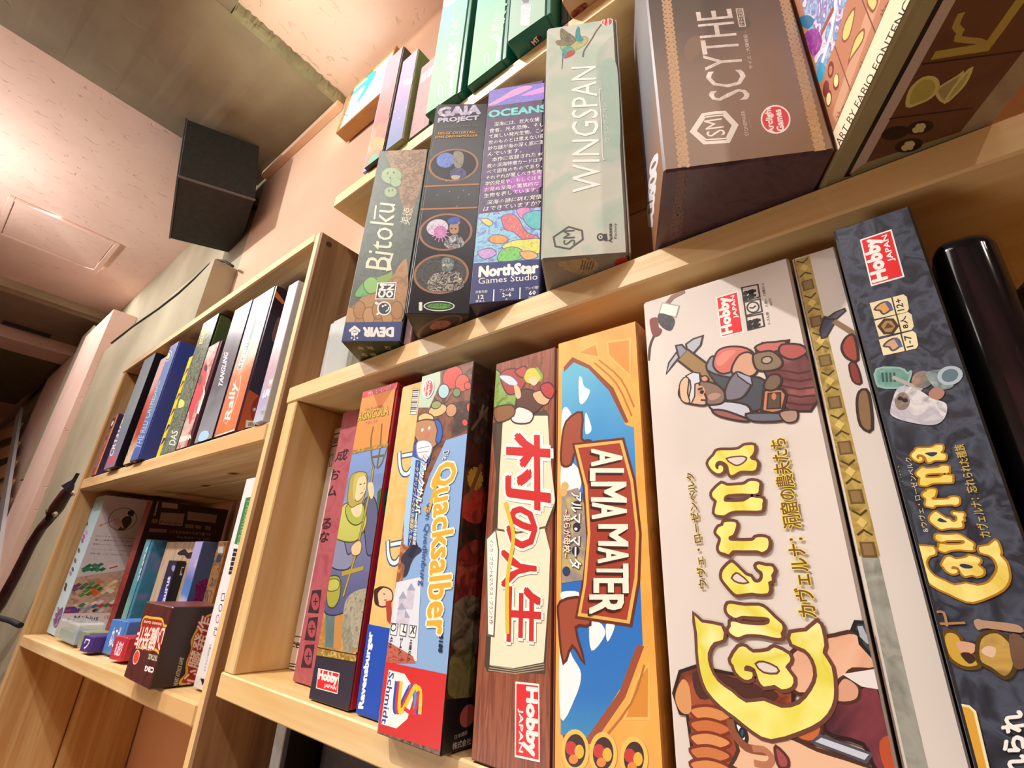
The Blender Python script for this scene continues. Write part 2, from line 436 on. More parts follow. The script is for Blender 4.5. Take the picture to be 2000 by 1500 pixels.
# the concrete beam with its crumbled edge
def beam(name, x0, x1, y0, y1, z0, z1, mat, rough=.03):
    me = bpy.data.meshes.new(name); bm = bmesh.new(); n = 60
    def side(x, j):
        lo, hi = [], []
        for i in range(n + 1):
            y = y0 + (y1 - y0) * i / n
            e = rough * (random.random() - .5) if j else 0
            lo.append(bm.verts.new((x * U + e * .5 * U, y * U, (z0 + abs(e) * .9) * U + H0))); hi.append(bm.verts.new(((x + abs(e)) * U, y * U, z1 * U + H0)))
        return lo, hi
    a, ah = side(x0, False); b, bh = side(x1, True)
    for i in range(n):
        bm.faces.new((a[i], b[i], b[i + 1], a[i + 1])); bm.faces.new((b[i], bh[i], bh[i + 1], b[i + 1])); bm.faces.new((ah[i], a[i], a[i + 1], ah[i + 1]))
    bmesh.ops.recalc_face_normals(bm, faces=list(bm.faces))
    bm.to_mesh(me); bm.free(); me.materials.append(mat); o = mesh_obj(name, me); tag(o, kind='structure'); return o
beam('trim_1', -7.45, -4.97, -9, 2.04, 5.99, 6.14, CONC)
beam('trim_13', -4.975, -4.90, .56, 2.03, 5.975, 6.135, plaster('7c765a', '96906e', 8, .6, True, sc2=40), .05)
struct('trim_2', -4.97, 8.99, -2.6, .55, 6.0, 6.13, CONC)
struct('trim_3', -7.05, -4.9, 1.94, 2.035, 5.88, 5.985, PINKW)
struct('trim_4', -18.4, -15.85, -9, 2.0, 5.82, 6.135, plaster('8a7460', '947d66', 4, .3, True, sc2=25))
struct('trim_5', -15.845, -15.8, -9, 2.0, 5.93, 6.135, CONC2)
struct('trim_6', -19.6, -18.42, -9, 2.0, 5.5, 6.135, PINK)
struct('trim_7', -27.5, -19.62, -9, 1.75, 5.6, 6.135, plaster('6c6244', '7b7050', 3, .2, False))
# ceiling hatch: a frame of four rails and a panel
t = thing('ceiling_hatch', 'plain pink access hatch with raised frame in the ceiling left of the concrete beam', 'ceiling hatch', (-13.45, -.55, 6.07))
block('panel', .1, 1.62, .1, 1.6, .02, .069, PINK, t, .001)
for a in ((0, 1.72, 0, .09), (0, 1.72, 1.61, 1.7), (0, .09, .09, 1.61), (1.63, 1.72, .09, 1.61)):
    block('frame_rail', a[0], a[1], a[2], a[3], 0, .069, PINK, t, .003)
# pillar, column and the far doorway
struct('trim_8', -12.8, -7.1, 1.72, 2.035, -4.6, 4.12, CONC2)
struct('trim_9', -15.2, -12.81, 1.6, 2.035, -4.6, 5.13, PINK)
struct('trim_10', -16.4, -15.25, 1.66, 2.035, 1.6, 5.5, CONC2)
struct('trim_11', -21.5, -16.45, 1.8, 2.035, -4.6, 5.45, PINK)
struct('trim_12', -18.1, -18.0, .2, 1.2, 5.72, 5.815, ink('23232b'))

# ------------------------------------------------------------------ bookcases
PINE = wood('e8cb98', 'd8ae70', 0, .45, key='x'); PINEZ = wood('e4c690', 'd2a86a', 2, .45)
ROUGH = wood('e8ce9c', 'cca068', 0, .6, 5.0); ROUGHZ = wood('e4c694', 'c4965e', 2, .6, 4.0)
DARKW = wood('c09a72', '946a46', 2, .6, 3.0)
shelf = thing('bookshelf', 'smooth light pine bookshelf carrying the large board game boxes', 'bookshelf', (0, 1.0, -4.6))
def part(name, x0, x1, y0, y1, z0, z1, mat, par, base=(0, 1.0, -4.6), bevel=.0015):
    return block(name, x0 - base[0], x1 - base[0], y0 - base[1], y1 - base[1], z0 - base[2], z1 - base[2], mat, par, bevel)
S0, S1, S2, S3 = 2.013, .805, -.397, -1.6
for zt in (S0, S1, S2, S3, -2.9):
    part('shelf_board', -2.2, 1.4, 1.0, 2.03, zt - .083, zt, PINE, shelf)
part('upright', -2.19, -2.105, 1.005, 2.03, S2, S1 - .083, PINEZ, shelf)
for a, b in ((S2, S1 - .083), (S1, S0 - .083), (S3, S2 - .083), (-2.9, S3 - .083), (-4.6, -2.983)):
    part('upright', 1.3, 1.39, 1.005, 2.03, a, b, PINEZ, shelf)
part('foot_panel', -2.19, -2.105, 1.005, 2.03, -4.6, -2.983, PINEZ, shelf)
scr = wood('c9c2b0', 'b0a890', 0, .4)
def disc(name, c, r, axis, mat, par, th=.002, n=20):
    me = bpy.data.meshes.new(name); bm = bmesh.new()
    ax = {'x': Vector((1, 0, 0)), 'y': Vector((0, 1, 0)), 'z': Vector((0, 0, 1))}[axis]
    q = ax.to_track_quat('Z', 'Y').to_matrix().to_4x4()
    bmesh.ops.create_cone(bm, cap_ends=True, segments=n, radius1=r, radius2=r * .9, depth=th, matrix=Matrix.Translation(Vector(c)) @ q)
    bm.to_mesh(me); bm.free(); me.materials.append(mat); return mesh_obj(name, me, par)
disc('shelf_screw', ((-1.62) * U, .25 * U, (S1 - .083 + 4.6) * U), .007, 'z', metal('b9b4a8', .3), shelf)
disc('screw_cover', ((-2.105) * U, .42 * U, (.36 + 4.6) * U), .014, 'x', ink('c9a06a'), shelf, .0012)

rack = thing('bookcase', 'rough knotty pine bookcase against the wall holding smaller games', 'bookcase', (-5.94, 1.0, -4.6))
RB = (-5.94, 1.0, -4.6)
def rp(name, x0, x1, y0, y1, z0, z1, mat): return part(name, x0, x1, y0, y1, z0, z1, mat, rack, RB, .003)
rp('side_plank', -5.94, -5.85, 1.0, 1.505, -4.6, 1.74, ROUGHZ); rp('side_plank', -5.94, -5.85, 1.515, 2.03, -4.6, 1.74, ROUGHZ)
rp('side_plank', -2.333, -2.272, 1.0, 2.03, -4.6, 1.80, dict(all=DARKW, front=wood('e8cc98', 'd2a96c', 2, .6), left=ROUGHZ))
rp('top_board', -5.94, -2.337, 1.0, 2.03, 1.745, 1.82, ROUGH)
rp('shelf_board', -5.845, -2.338, 1.0, 1.5, .555, .655, ROUGH); rp('shelf_board', -5.845, -2.338, 1.51, 2.03, .56, .655, ROUGH)
ob = rp('shelf_board', -5.845, -2.334, 1.0, 1.99, -.71, -.625, ROUGH); ob.rotation_euler = (0, -math.atan2(.1, 3.5), 0)
rp('shelf_board', -5.845, -2.338, 1.0, 2.03, -2.0, -1.9, ROUGH)
for c in ((3.57, .35, 6.28), (3.6, .9, 6.2)):
    pass
disc('screw_head', (3.666 * U, .06 * U, (1.74 + 4.6) * U), .006, 'x', metal('6a6258', .4), rack)
def SB(x): return -.625 + (x + 5.845) * .1 / 3.5     # top of the sloping lowest board

ZA = Zm(640, 280, 3.409); ZB = Zm(1000, 0, 2.678); ZC = Zm(1500, 0, 3.75); ZD = Zm(540, 700, 1.875); ZE = Zm(900, 640, 1.744)
ZF = Zm(1250, 480, 2.884); ZG = Zm(1250, 980, 2.885); ZH = Zm(1550, 380, 2.884); ZI = Zm(1650, 850, 2.308); ZJ = Zm(550, 0, 3.636)
ZK = Zm(820, 0, 4.348); ZL = Zm(620, 60, 3.75); ZM = Zm(180, 640, 5); ZN = Zm(370, 560, 4.687); ZO = Zm(80, 960, 5)
ZP = Zm(270, 960, 5.77); ZQ = Zm(80, 1160, 5.263); ZR = Zm(560, 740, 4.69); ZS = Zm(600, 900, 3); ZT = Zm(1200, 380, 5)
def q3(Z, *p): return Z(*p)       # three text corners
WHT = 'f4f0ea'
def hobby(P, a, b, c, band='e0232b'):
    """red publisher panel; a,b,c = bottom-left, bottom-right, top-left as read"""
    A, B, C = P.loc(a), P.loc(b), P.loc(c); ux, uy = (B[0] - A[0], B[1] - A[1]), (C[0] - A[0], C[1] - A[1])
    def g(i, j): return (A[0] + ux[0] * i + uy[0] * j, A[1] + ux[1] * i + uy[1] * j)
    P.lpoly([g(-.03, -.05), g(1.03, -.05), g(1.03, 1.05), g(-.03, 1.05)], WHT)
    P.lpoly([g(0, 0), g(1, 0), g(1, 1), g(0, 1)], band)
    P.text('Hobby', g(.04, .34), g(.96, .34), g(.04, .95), WHT, .06, loc=True)
    P.text('JAPAN', g(.36, .08), g(.95, .08), g(.36, .32), WHT, .03, loc=True)
def rows(P, Z, lines, a, b, c, mat, n=None, bold=.01):
    """several lines of small type in a slanted block: a top-left, b top-right, c bottom-left"""
    (a,), (b,), (c,) = Z(*a), Z(*b), Z(*c)
    n = n or len(lines)
    for i, t in enumerate(lines):
        if not t: continue
        f = (i + .82) / n; g0 = i / n
        ind = 0
        while t.startswith(' '): t = t[1:]; ind += .04
        full = min(1.0, .06 + len(t) / max(len(x.strip()) for x in lines))
        p0 = (a[0] + (c[0] - a[0]) * f + (b[0] - a[0]) * ind, a[1] + (c[1] - a[1]) * f + (b[1] - a[1]) * ind)
        p1 = (p0[0] + (b[0] - a[0]) * (full - ind), p0[1] + (b[1] - a[1]) * (full - ind))
        p2 = (p0[0] - (c[0] - a[0]) * .72 / n, p0[1] - (c[1] - a[1]) * .72 / n)
        P.text(t, p0, p1, p2, mat, bold, res=1)

# ================================================================== middle shelf (boxes turned towards the room)
# --- river spirits box
b = GameBox('board_game_box', 'narrow grey-green game box with cream brush lettering and navy foot, leftmost on middle shelf', 'board game',
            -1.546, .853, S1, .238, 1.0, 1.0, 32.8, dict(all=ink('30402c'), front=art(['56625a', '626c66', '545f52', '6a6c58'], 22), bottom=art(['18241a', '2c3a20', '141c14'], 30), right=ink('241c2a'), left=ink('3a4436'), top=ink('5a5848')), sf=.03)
p = b.paint('front')
p.poly(ZA(405, 50, 655, 20, 560, 480, 500, 420, 470, 300, 430, 180, 400, 100), art(['8e6e50', 'a8865e', '7c5e48', '92744a'], 40), 4)
for c in ((470, 100), (520, 70), (560, 130), (500, 150), (545, 200), (590, 90), (520, 240), (575, 260), (545, 310), (600, 180), (590, 60), (560, 370)):
    (c0,) = ZA(*c); (c1,) = ZA(c[0] + 30, c[1]); (c2,) = ZA(c[0], c[1] + 22); p.ell(c0, c1, c2, None, 12, '74583e', .003)
p.poly(ZA(100, 1190, 250, 1000, 300, 900, 430, 880, 470, 820, 530, 790, 490, 1190), art(['a87c50', 'b88c5c', '966a44'], 30), 4)
for x in range(6):
    (c0,) = ZA(150 + x * 62, 1150 - (x % 2) * 40); (c1,) = ZA(190 + x * 62, 1150 - (x % 2) * 40); (c2,) = ZA(150 + x * 62, 1090 - (x % 2) * 40)
    p.ell(c0, c1, c2, ['bd9261', 'b08352'][x % 2], 16, '8a6140', .004)
for (cx, cy, rx, ry) in ((425, 215, 68, 55), (420, 325, 42, 35), (455, 260, 35, 30)):
    (c0,), (c1,), (c2,) = ZA(cx, cy), ZA(cx + rx, cy), ZA(cx, cy + ry); p.ell(c0, c1, c2, art(['8ea878', 'a2b888'], 40), 24, '70885e', .003)
for x, y in ((400, 200), (440, 195), (418, 232), (408, 315), (432, 312)):
    (c0,), (c1,), (c2,) = ZA(x, y), ZA(x + 6, y), ZA(x, y + 8); p.ell(c0, c1, c2, '4c6448', 10)
p.poly(ZA(185, 1015, 210, 960, 280, 890, 330, 900, 340, 960, 290, 1000, 230, 1022), art(['4c9a6c', '78b86a', '3c8460'], 40), 4)
p.poly(ZA(245, 920, 290, 890, 330, 915, 330, 980, 280, 1000, 245, 965), '8fc06c', 4, '4c7a46', .003)
p.poly(ZA(330, 900, 400, 870, 430, 850, 425, 900, 380, 930, 340, 950), '8aa852', 4)
p.poly(ZA(100, 1192, 500, 1187, 480, 1330, 80, 1330), '3c4a7c')
p.done()
p = b.paint('front', 'printed_title', 60); CR = ink('e9e0c6')
p.text('Bitoku', ZA(415, 850)[0], ZA(452, 405)[0], ZA(252, 830)[0], CR, .0)
p.line(ZA(312, 505, 322, 415), .008, CR); p.line(ZA(405, 770, 418, 840, 398, 845, 432, 735), .01, CR)
p.text('美徳', *q3(ZA, 495, 540, 535, 410, 470, 520)[:0] or (ZA(545, 545)[0], ZA(570, 435)[0], ZA(480, 535)[0]), CR, .01)
p.text('DEVIR', ZA(438, 1228)[0], ZA(240, 1228)[0], ZA(436, 1285)[0], WHT, .07)
p.poly(ZA(140, 1245, 180, 1212, 220, 1245, 212, 1258, 180, 1235, 148, 1258), WHT); p.poly(ZA(155, 1255, 180, 1240, 206, 1257, 196, 1280, 185, 1275, 180, 1300, 172, 1278, 160, 1282), WHT)
p.dots(ZA(178, 1306, 160, 1296, 198, 1296), .004, [ink(WHT)]); p.dots(ZA(176, 1258, 188, 1258), .003, [ink('3c4a7c')])
p.poly(ZA(332, 928, 460, 925, 445, 1040, 316, 1040), WHT); p.poly(ZA(338, 935, 453, 932, 438, 1033, 323, 1033), '2a3432')
p.text('CM', ZA(378, 1028)[0], ZA(395, 940)[0], ZA(334, 1026)[0], WHT, .06); p.text('ON', ZA(430, 1026)[0], ZA(444, 940)[0], ZA(388, 1026)[0], WHT, .06)
p.ell(ZA(377, 1100)[0], ZA(424, 1100)[0], ZA(377, 1148)[0], WHT); p.ell(ZA(377, 1100)[0], ZA(415, 1100)[0], ZA(377, 1139)[0], '38424e')
p.line(ZA(335, 1072, 320, 1060), .01, WHT); p.line(ZA(345, 1128, 328, 1142), .01, WHT); p.line(ZA(388, 1120, 404, 1108, 408, 1090), .005, WHT); p.dots(ZA(368, 1085, 385, 1078), .005, [ink(WHT)])
p.line(ZA(318, 60, 90, 1320), .004, 'd8d8d4')
p.done()
p = b.paint('bottom')
for i, (x, y) in enumerate(((205, 1350), (270, 1350), (385, 1350), (230, 1395), (290, 1395))):
    p.text('森魂石'[i % 3], ZA(x, y + 22)[0], ZA(x + 40, y + 24)[0], ZA(x - 12, y)[0], 'a8924e', .02)
p.done()
# --- thin box squeezed beside it
b = GameBox('board_game_box', 'very thin pale pink box squeezed between the green-grey box and the black space box', 'board game', -1.352, 1.0, S1, .028, .8, .96, 33, ink('c9a3a6'), sf=0)
p = b.paint('front'); p.done()
# --- black space game
b = GameBox('board_game_box', 'black game box with three copper-ringed oval portraits and silver lettering at the top', 'board game',
            -1.169, .851, S1, .22, .98, 1.015, 34.9, dict(all=ink('17161a', .3), front=art(['1b1b20', '222229', '1a1a1d'], 12, .3), bottom=art(['2a2018', '3a2c20', '1c1814'], 14)), seam='L', sf=.03)
p = b.paint('front'); COP = 'a3714a'
def oval(cx, cy, rx, ry, tilt=-10):
    c, s_ = math.cos(math.radians(tilt)), math.sin(math.radians(tilt))
    return ZA(cx, cy)[0], ZA(cx + rx * c, cy + rx * s_)[0], ZA(cx - ry * s_, cy + ry * c)[0]
for i, (cx, cy, rx, ry) in enumerate(((837, 142, 160, 104), (785, 588, 172, 120), (755, 868, 178, 128))):
    c, a, bb = oval(cx, cy, rx, ry, -6); p.ell(c, a, bb, art([['15151c', '23222c'], ['1c1a20', '2c2630'], ['2a2a2c', '4c4a48', '1c1b1d']][i], 60), 36, COP, .008)
p.ell(*oval(785, 112, 60, 50), art(['4a63b8', '7c94dc', '3a4c96'], 60)); p.ell(*oval(730, 560, 72, 55), art(['c8c6d8', 'e0dcea', 'b6a8cc'], 50)); p.ell(*oval(750, 590, 44, 42), art(['b0509c', 'd884c0', '8c3c84'], 90))
for k in range(14):
    a = k * math.pi / 7; p.line(ZA(752, 595, 752 + 62 * math.cos(a), 595 + 62 * math.sin(a)), .003, 'd498cc')
p.poly(ZA(840, 60, 875, 52, 905, 75, 900, 140, 880, 165, 850, 160, 835, 110), art(['7a7468', '9c9484', '504c48'], 120), 3); p.poly(ZA(815, 190, 850, 165, 900, 168, 925, 200, 900, 235, 830, 235), art(['3a3658', '5a5488', '242236'], 80), 3)
p.poly(ZA(825, 215, 880, 215, 870, 238, 830, 238), 'b8b0a0', 3)
p.poly(ZA(810, 545, 835, 530, 870, 540, 872, 590, 845, 605, 815, 595), 'b98d70', 3, '3a2c28', .003); p.ell(*oval(840, 515, 42, 25), art(['2c4ca0', '4468c4'], 90)); p.line(ZA(862, 545, 880, 525), .006, 'b98d70')
p.dots(ZA(826, 568, 852, 570), .004, [ink('222030')])
p.poly(ZA(775, 660, 830, 610, 870, 612, 905, 645, 895, 690, 820, 700, 790, 690), art(['c8c8cc', '88888e', '3a3a42', 'b4b4ba'], 70, const=True), 3)
p.poly(ZA(760, 780, 790, 762, 835, 775, 840, 820, 800, 855, 765, 845), art(['5c6a68', '90a09c', '3a4442'], 90, const=True), 3); p.poly(ZA(660, 950, 690, 880, 750, 860, 830, 850, 905, 880, 900, 960, 820, 985, 700, 985), art(['6a645c', 'b0aaa0', '2c2a28', '8a8070', '403c3a'], 70, const=True), 3)
p.ell(*oval(715, 870, 88, 82), None, 30, '5c5c60', .003); p.dots(ZA(775, 810, 800, 812, 880, 905, 690, 930), .006, [ink('d8c48c'), ink('94b0a8')])
p.line(ZA(628, 288, 1008, 272), .008, 'b9743c'); p.line(ZA(610, 440, 996, 428), .008, 'b9743c')
p.dots(ZA(812, 322, 905, 315, 730, 345, 870, 360, 790, 250, 940, 340, 860, 420), .0022, [ink('d0d0d0')], 5)
p.ell(ZA(742, 1084)[0], ZA(846, 1084)[0], ZA(742, 1118)[0], 'e8ece4'); p.ell(ZA(742, 1084)[0], ZA(838, 1084)[0], ZA(742, 1112)[0], '23301f'); p.ell(ZA(742, 1084)[0], ZA(824, 1084)[0], ZA(742, 1102)[0], '5ca03c')
p.text('テンデイズゲームズ', ZA(655, 1094)[0], ZA(830, 1092)[0], ZA(655, 1072)[0], '1c2a18', .02)
p.text('i', ZA(612, 1110)[0], ZA(626, 1110)[0], ZA(612, 1062)[0], 'e8ece4', .06)
p.done()
p = b.paint('front', 'printed_title', 100)
g = metal('cfc8dc', .35)
p.text('GAIA', ZJ(1115, 828)[0], ZJ(1408, 808)[0], ZJ(1120, 768)[0], art(['d8d0e8', 'a89cc0', 'ece8f2'], 40), .07)
p.text('PROJECT', ZJ(1110, 880)[0], ZJ(1398, 860)[0], ZJ(1114, 842)[0], 'c9c2da', .05)
p.text('テラミスティカ：ガイアプロジェクト', ZJ(1100, 916)[0], ZJ(1400, 904)[0], ZJ(1102, 898)[0], '8c7c74', .0, res=1)
p.text('HELGE OSTERTAG', ZJ(1112, 958)[0], ZJ(1372, 948)[0], ZJ(1114, 940)[0], 'd69a3c', .03)
p.text('JENS DRÖGEMÜLLER', ZJ(1088, 988)[0], ZJ(1392, 976)[0], ZJ(1090, 964)[0], 'd69a3c', .03)
p.done()
p = b.paint('bottom')
p.ell(ZA(740, 1225)[0], ZA(880, 1190)[0], ZA(700, 1290)[0], art(['241c16', '4a3020', '2e2018'], 40), 32, '6e4e34', .01)
p.poly(ZA(680, 1220, 720, 1185, 790, 1180, 820, 1200, 780, 1230, 700, 1240), art(['8a5a38', 'b0644c', '54361e'], 60), 3)
p.done()
# --- underwater game
b = GameBox('board_game_box', 'purple and blue game box with white Japanese paragraphs and a coral reef picture', 'board game',
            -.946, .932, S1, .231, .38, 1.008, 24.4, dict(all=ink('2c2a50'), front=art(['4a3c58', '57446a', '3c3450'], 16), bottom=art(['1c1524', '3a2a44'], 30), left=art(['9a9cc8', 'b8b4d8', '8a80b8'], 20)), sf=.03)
p = b.paint('front')
p.poly(ZJ(1460, 640, 1850, 590, 1900, 585, 1900, 700, 1455, 760), art(['5c58b4', '8a80d0', '6c68bc', 'a894d8'], 60, stretch=(1, 1, 3)))
p.poly(ZJ(1465, 745, 1560, 690, 1640, 640, 1730, 610, 1780, 620, 1680, 670, 1600, 700, 1520, 740), 'dc98cc', 3); p.poly(ZJ(1700, 680, 1760, 650, 1850, 620, 1900, 612, 1900, 640, 1800, 670), 'c68cd0', 3)
p.poly(ZA(1032, 290, 1425, 210, 1425, 245, 1028, 330), art(['6c3c84', '9c50a8'], 30)); 
p.poly(ZA(1200, 240, 1420, 180, 1420, 290, 1250, 330), art(['7c4494', 'a85cb4', '5c3c78'], 25), 3)
p.poly(ZA(1005, 470, 1450, 420, 1460, 770, 965, 800), art(['5a82d0', '7cb0dc', '98d0d8', '6c74c8', 'b49cd4'], 45))
for pts, cs in (((1160, 490, 1220, 470, 1270, 500, 1300, 560, 1340, 600, 1400, 620, 1400, 660, 1300, 640, 1240, 590, 1180, 570), ['d08070', 'c05c74', 'e0a070']), ((1260, 440, 1340, 430, 1350, 490, 1290, 500), ['c86ca8', 'd890b8']),
                ((1075, 640, 1100, 612, 1170, 615, 1200, 640, 1170, 665, 1100, 662), ['e88444', 'f0a860']), ((1020, 510, 1060, 500, 1100, 530, 1070, 550), ['d8c45c', 'e4d884']),
                ((1160, 690, 1230, 650, 1320, 640, 1420, 640, 1420, 720, 1360, 740, 1240, 730), ['c8cc4c', 'e0dc74', 'a8b040']), ((1150, 720, 1220, 690, 1290, 710, 1290, 770, 1140, 785), ['5cb454', '84cc6c', '3c9c50']),
                ((1280, 725, 1360, 720, 1400, 755, 1320, 775), ['e8a058', 'f0bc7c']), ((1000, 720, 1090, 700, 1120, 740, 1040, 770), ['b08cd0', 'd0a4d8']), ((1300, 480, 1420, 450, 1425, 560, 1350, 560), ['6cc4c0', '4ca8b8'])):
    p.poly(ZA(*pts), art(cs, 90), 3, '54508c', .002)
p.poly(ZA(965, 800, 1460, 768, 1470, 1060, 940, 1080), '2c3470')
p.done()
p = b.paint('front', 'printed_text', 40)
p.text('OCEANS', ZJ(1472, 835)[0], ZJ(1882, 792)[0], ZJ(1474, 788)[0], art(['58b8b8', '7cd4cc'], 30), .05)
rows(p, ZJ, ['  深海には、巨大な捕', '食者、光る恐怖、そし', 'て美しい発光生物。この', '世のものとは思えない奇', '妙な謎が海の深く底に潜', 'んでいます。'], (1480, 870), (1880, 822), (1462, 1120), WHT)
rows(p, ZA, ['  本作に収録された 80', '枚の深海特徴カードはす', 'べて固有のものであり、', 'それぞれが驚くべき生物', '学的発見や、もしくはま', 'だ見ぬ深海の驚異的な', '生物を表しています。'], (1068, 95), (1440, 50), (1040, 372), WHT)
rows(p, ZA, [' 深海の謎に挑む覚悟', 'はできていますか？'], (1050, 378), (1430, 335), (1034, 462), WHT)
p.text('NorthStar', ZA(1008, 890)[0], ZA(1400, 862)[0], ZA(1012, 822)[0], WHT, .06)
p.text('Games Studio', ZA(1003, 938)[0], ZA(1398, 908)[0], ZA(1005, 898)[0], WHT, -.0)
for s_, a, bb, c in (('対象年齢', (985, 1002), (1065, 996), (985, 982)), ('12', (1003, 1038), (1040, 1035), (1003, 1012)), ('歳以上', (985, 1060), (1048, 1056), (985, 1044)), ('プレイ人数', (1145, 992), (1242, 984), (1145, 970)), ('2~6', (1163, 1025), (1222, 1020), (1163, 998)), ('人', (1183, 1048), (1200, 1047), (1183, 1032)), ('プレイ時間', (1316, 978), (1418, 970), (1316, 956)), ('60', (1340, 1012), (1386, 1008), (1340, 985)), ('分以上', (1338, 1034), (1390, 1030), (1338, 1020))):
    p.text(s_, ZA(*a)[0], ZA(*bb)[0], ZA(*c)[0], WHT, .03 if s_[0].isdigit() else 0, res=1)
p.line(ZA(1108, 975, 1104, 1052), .004, WHT); p.line(ZA(1282, 962, 1280, 1040), .004, WHT)
p.done()
# --- bird game
b = GameBox('board_game_box', 'pale greenish-grey game box with a perched hummingbird and tall white lettering up its spine', 'board game',
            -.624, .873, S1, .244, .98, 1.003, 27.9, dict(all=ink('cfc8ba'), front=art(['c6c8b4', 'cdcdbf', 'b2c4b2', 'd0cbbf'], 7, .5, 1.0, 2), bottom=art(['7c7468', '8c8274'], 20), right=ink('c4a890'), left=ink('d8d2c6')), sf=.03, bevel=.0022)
p = b.paint('front')
p.poly(ZB(470, 330, 540, 320, 560, 500, 560, 800, 480, 830, 470, 600), art(['b4c8b6', 'aac2b0', 'bccabb'], 10, .5), 4)
p.line(ZB(372, 298, 378, 265, 420, 200, 440, 165, 468, 128), .006, '6a5c4c', 3)
p.poly(ZB(258, 240, 262, 262, 300, 262, 335, 262, 380, 235, 398, 205, 372, 190, 330, 215, 300, 232), art(['a8ac60', 'c0bc80', '8a9854'], 60), 3, '6e6c44', .0015)
p.poly(ZB(335, 215, 332, 170, 345, 138, 356, 150, 358, 180, 375, 210), art(['3c7ca8', '3c9c8c', '2c6ca0'], 60), 3)
p.poly(ZB(258, 150, 290, 170, 320, 190, 332, 215, 300, 240, 272, 230, 255, 195), art(['8c8468', '6c6a50', 'a89e84'], 80, const=True), 3, '5c5844', .0015)
p.poly(ZB(228, 215, 265, 208, 290, 225, 280, 240, 240, 238), art(['8c8468', '787458'], 80), 3)
for k in range(5): p.line(ZB(262 + k * 9, 158 + k * 5, 282 + k * 9, 215 + k * 3), .0015, '4c4838')
p.poly(ZB(262, 255, 300, 240, 325, 258, 330, 280, 300, 285, 265, 275), art(['4c9c90', '6cac98'], 60), 3); p.poly(ZB(272, 292, 300, 265, 328, 268, 325, 285, 298, 300, 275, 306), 'b4483c', 3)
p.poly(ZB(262, 278, 280, 262, 285, 290, 270, 302, 262, 295), '5c8c98', 3); p.line(ZB(266, 298, 261, 362), .0025, '3c3834')
p.dots(ZB(270, 286), .002, [ink('1c1c1c')])
p.ell(ZB(497, 115)[0], ZB(526, 112)[0], ZB(497, 138)[0], WHT); p.ell(ZB(497, 115)[0], ZB(523, 113)[0], ZB(497, 135)[0], 'd8393a')
p.text('Arclight', ZB(486, 134)[0], ZB(488, 96)[0], ZB(476, 133)[0], WHT, .04); p.text('Games', ZB(506, 133)[0], ZB(507, 97)[0], ZB(495, 133)[0], WHT, .04)
hx = ZB(296, 1186, 366, 1206, 370, 1252, 300, 1302, 226, 1288, 217, 1240); p.line(hx + [hx[0]], .005, '54504c')
p.text('SM', ZB(332, 1278)[0], ZB(328, 1202)[0], ZB(268, 1282)[0], '54504c', .0)
p.ell(ZB(463, 1240)[0], ZB(483, 1240)[0], ZB(463, 1260)[0], '3c3a3c'); p.ell(ZB(463, 1240)[0], ZB(474, 1240)[0], ZB(463, 1251)[0], 'cbc8bc'); p.ell(ZB(463, 1240)[0], ZB(468, 1240)[0], ZB(463, 1245)[0], '3c3a3c')
p.poly(ZB(475, 1225, 495, 1222, 500, 1262, 480, 1258), '3c3a3c')
p.text('Automa', ZB(525, 1268)[0], ZB(522, 1170)[0], ZB(505, 1268)[0], '3c3a3c', .02); p.text('Factory', ZB(552, 1248)[0], ZB(550, 1168)[0], ZB(533, 1248)[0], '3c3a3c', 0)
p.done()
p = b.paint('front', 'printed_title', 45)
p.text('WINGSPAN', ZB(466, 1008)[0], ZB(440, 345)[0], ZB(316, 1008)[0], 'f6f4ee', .01)
p.text('ウイングスパン', ZB(510, 742)[0], ZB(496, 540)[0], ZB(484, 742)[0], WHT, .0)
p.line(ZB(488, 832, 474, 820, 468, 640, 456, 480, 470, 470), .003, WHT, 3)
p.done()
p = b.paint('bottom'); p.poly(ZB(240, 1375, 300, 1362, 400, 1350, 450, 1380, 440, 1420, 380, 1440, 280, 1410), art(['8c7a5c', 'a8946c', '6c5c44'], 60), 4)
for k in range(5): p.line(ZB(360 + 14 * k, 1410, 372 + 14 * k, 1360 + 3 * k), .003, '4c4030')
p.ell(ZB(570, 1368)[0], ZB(605, 1362)[0], ZB(565, 1390)[0], 'b0322c'); p.done()
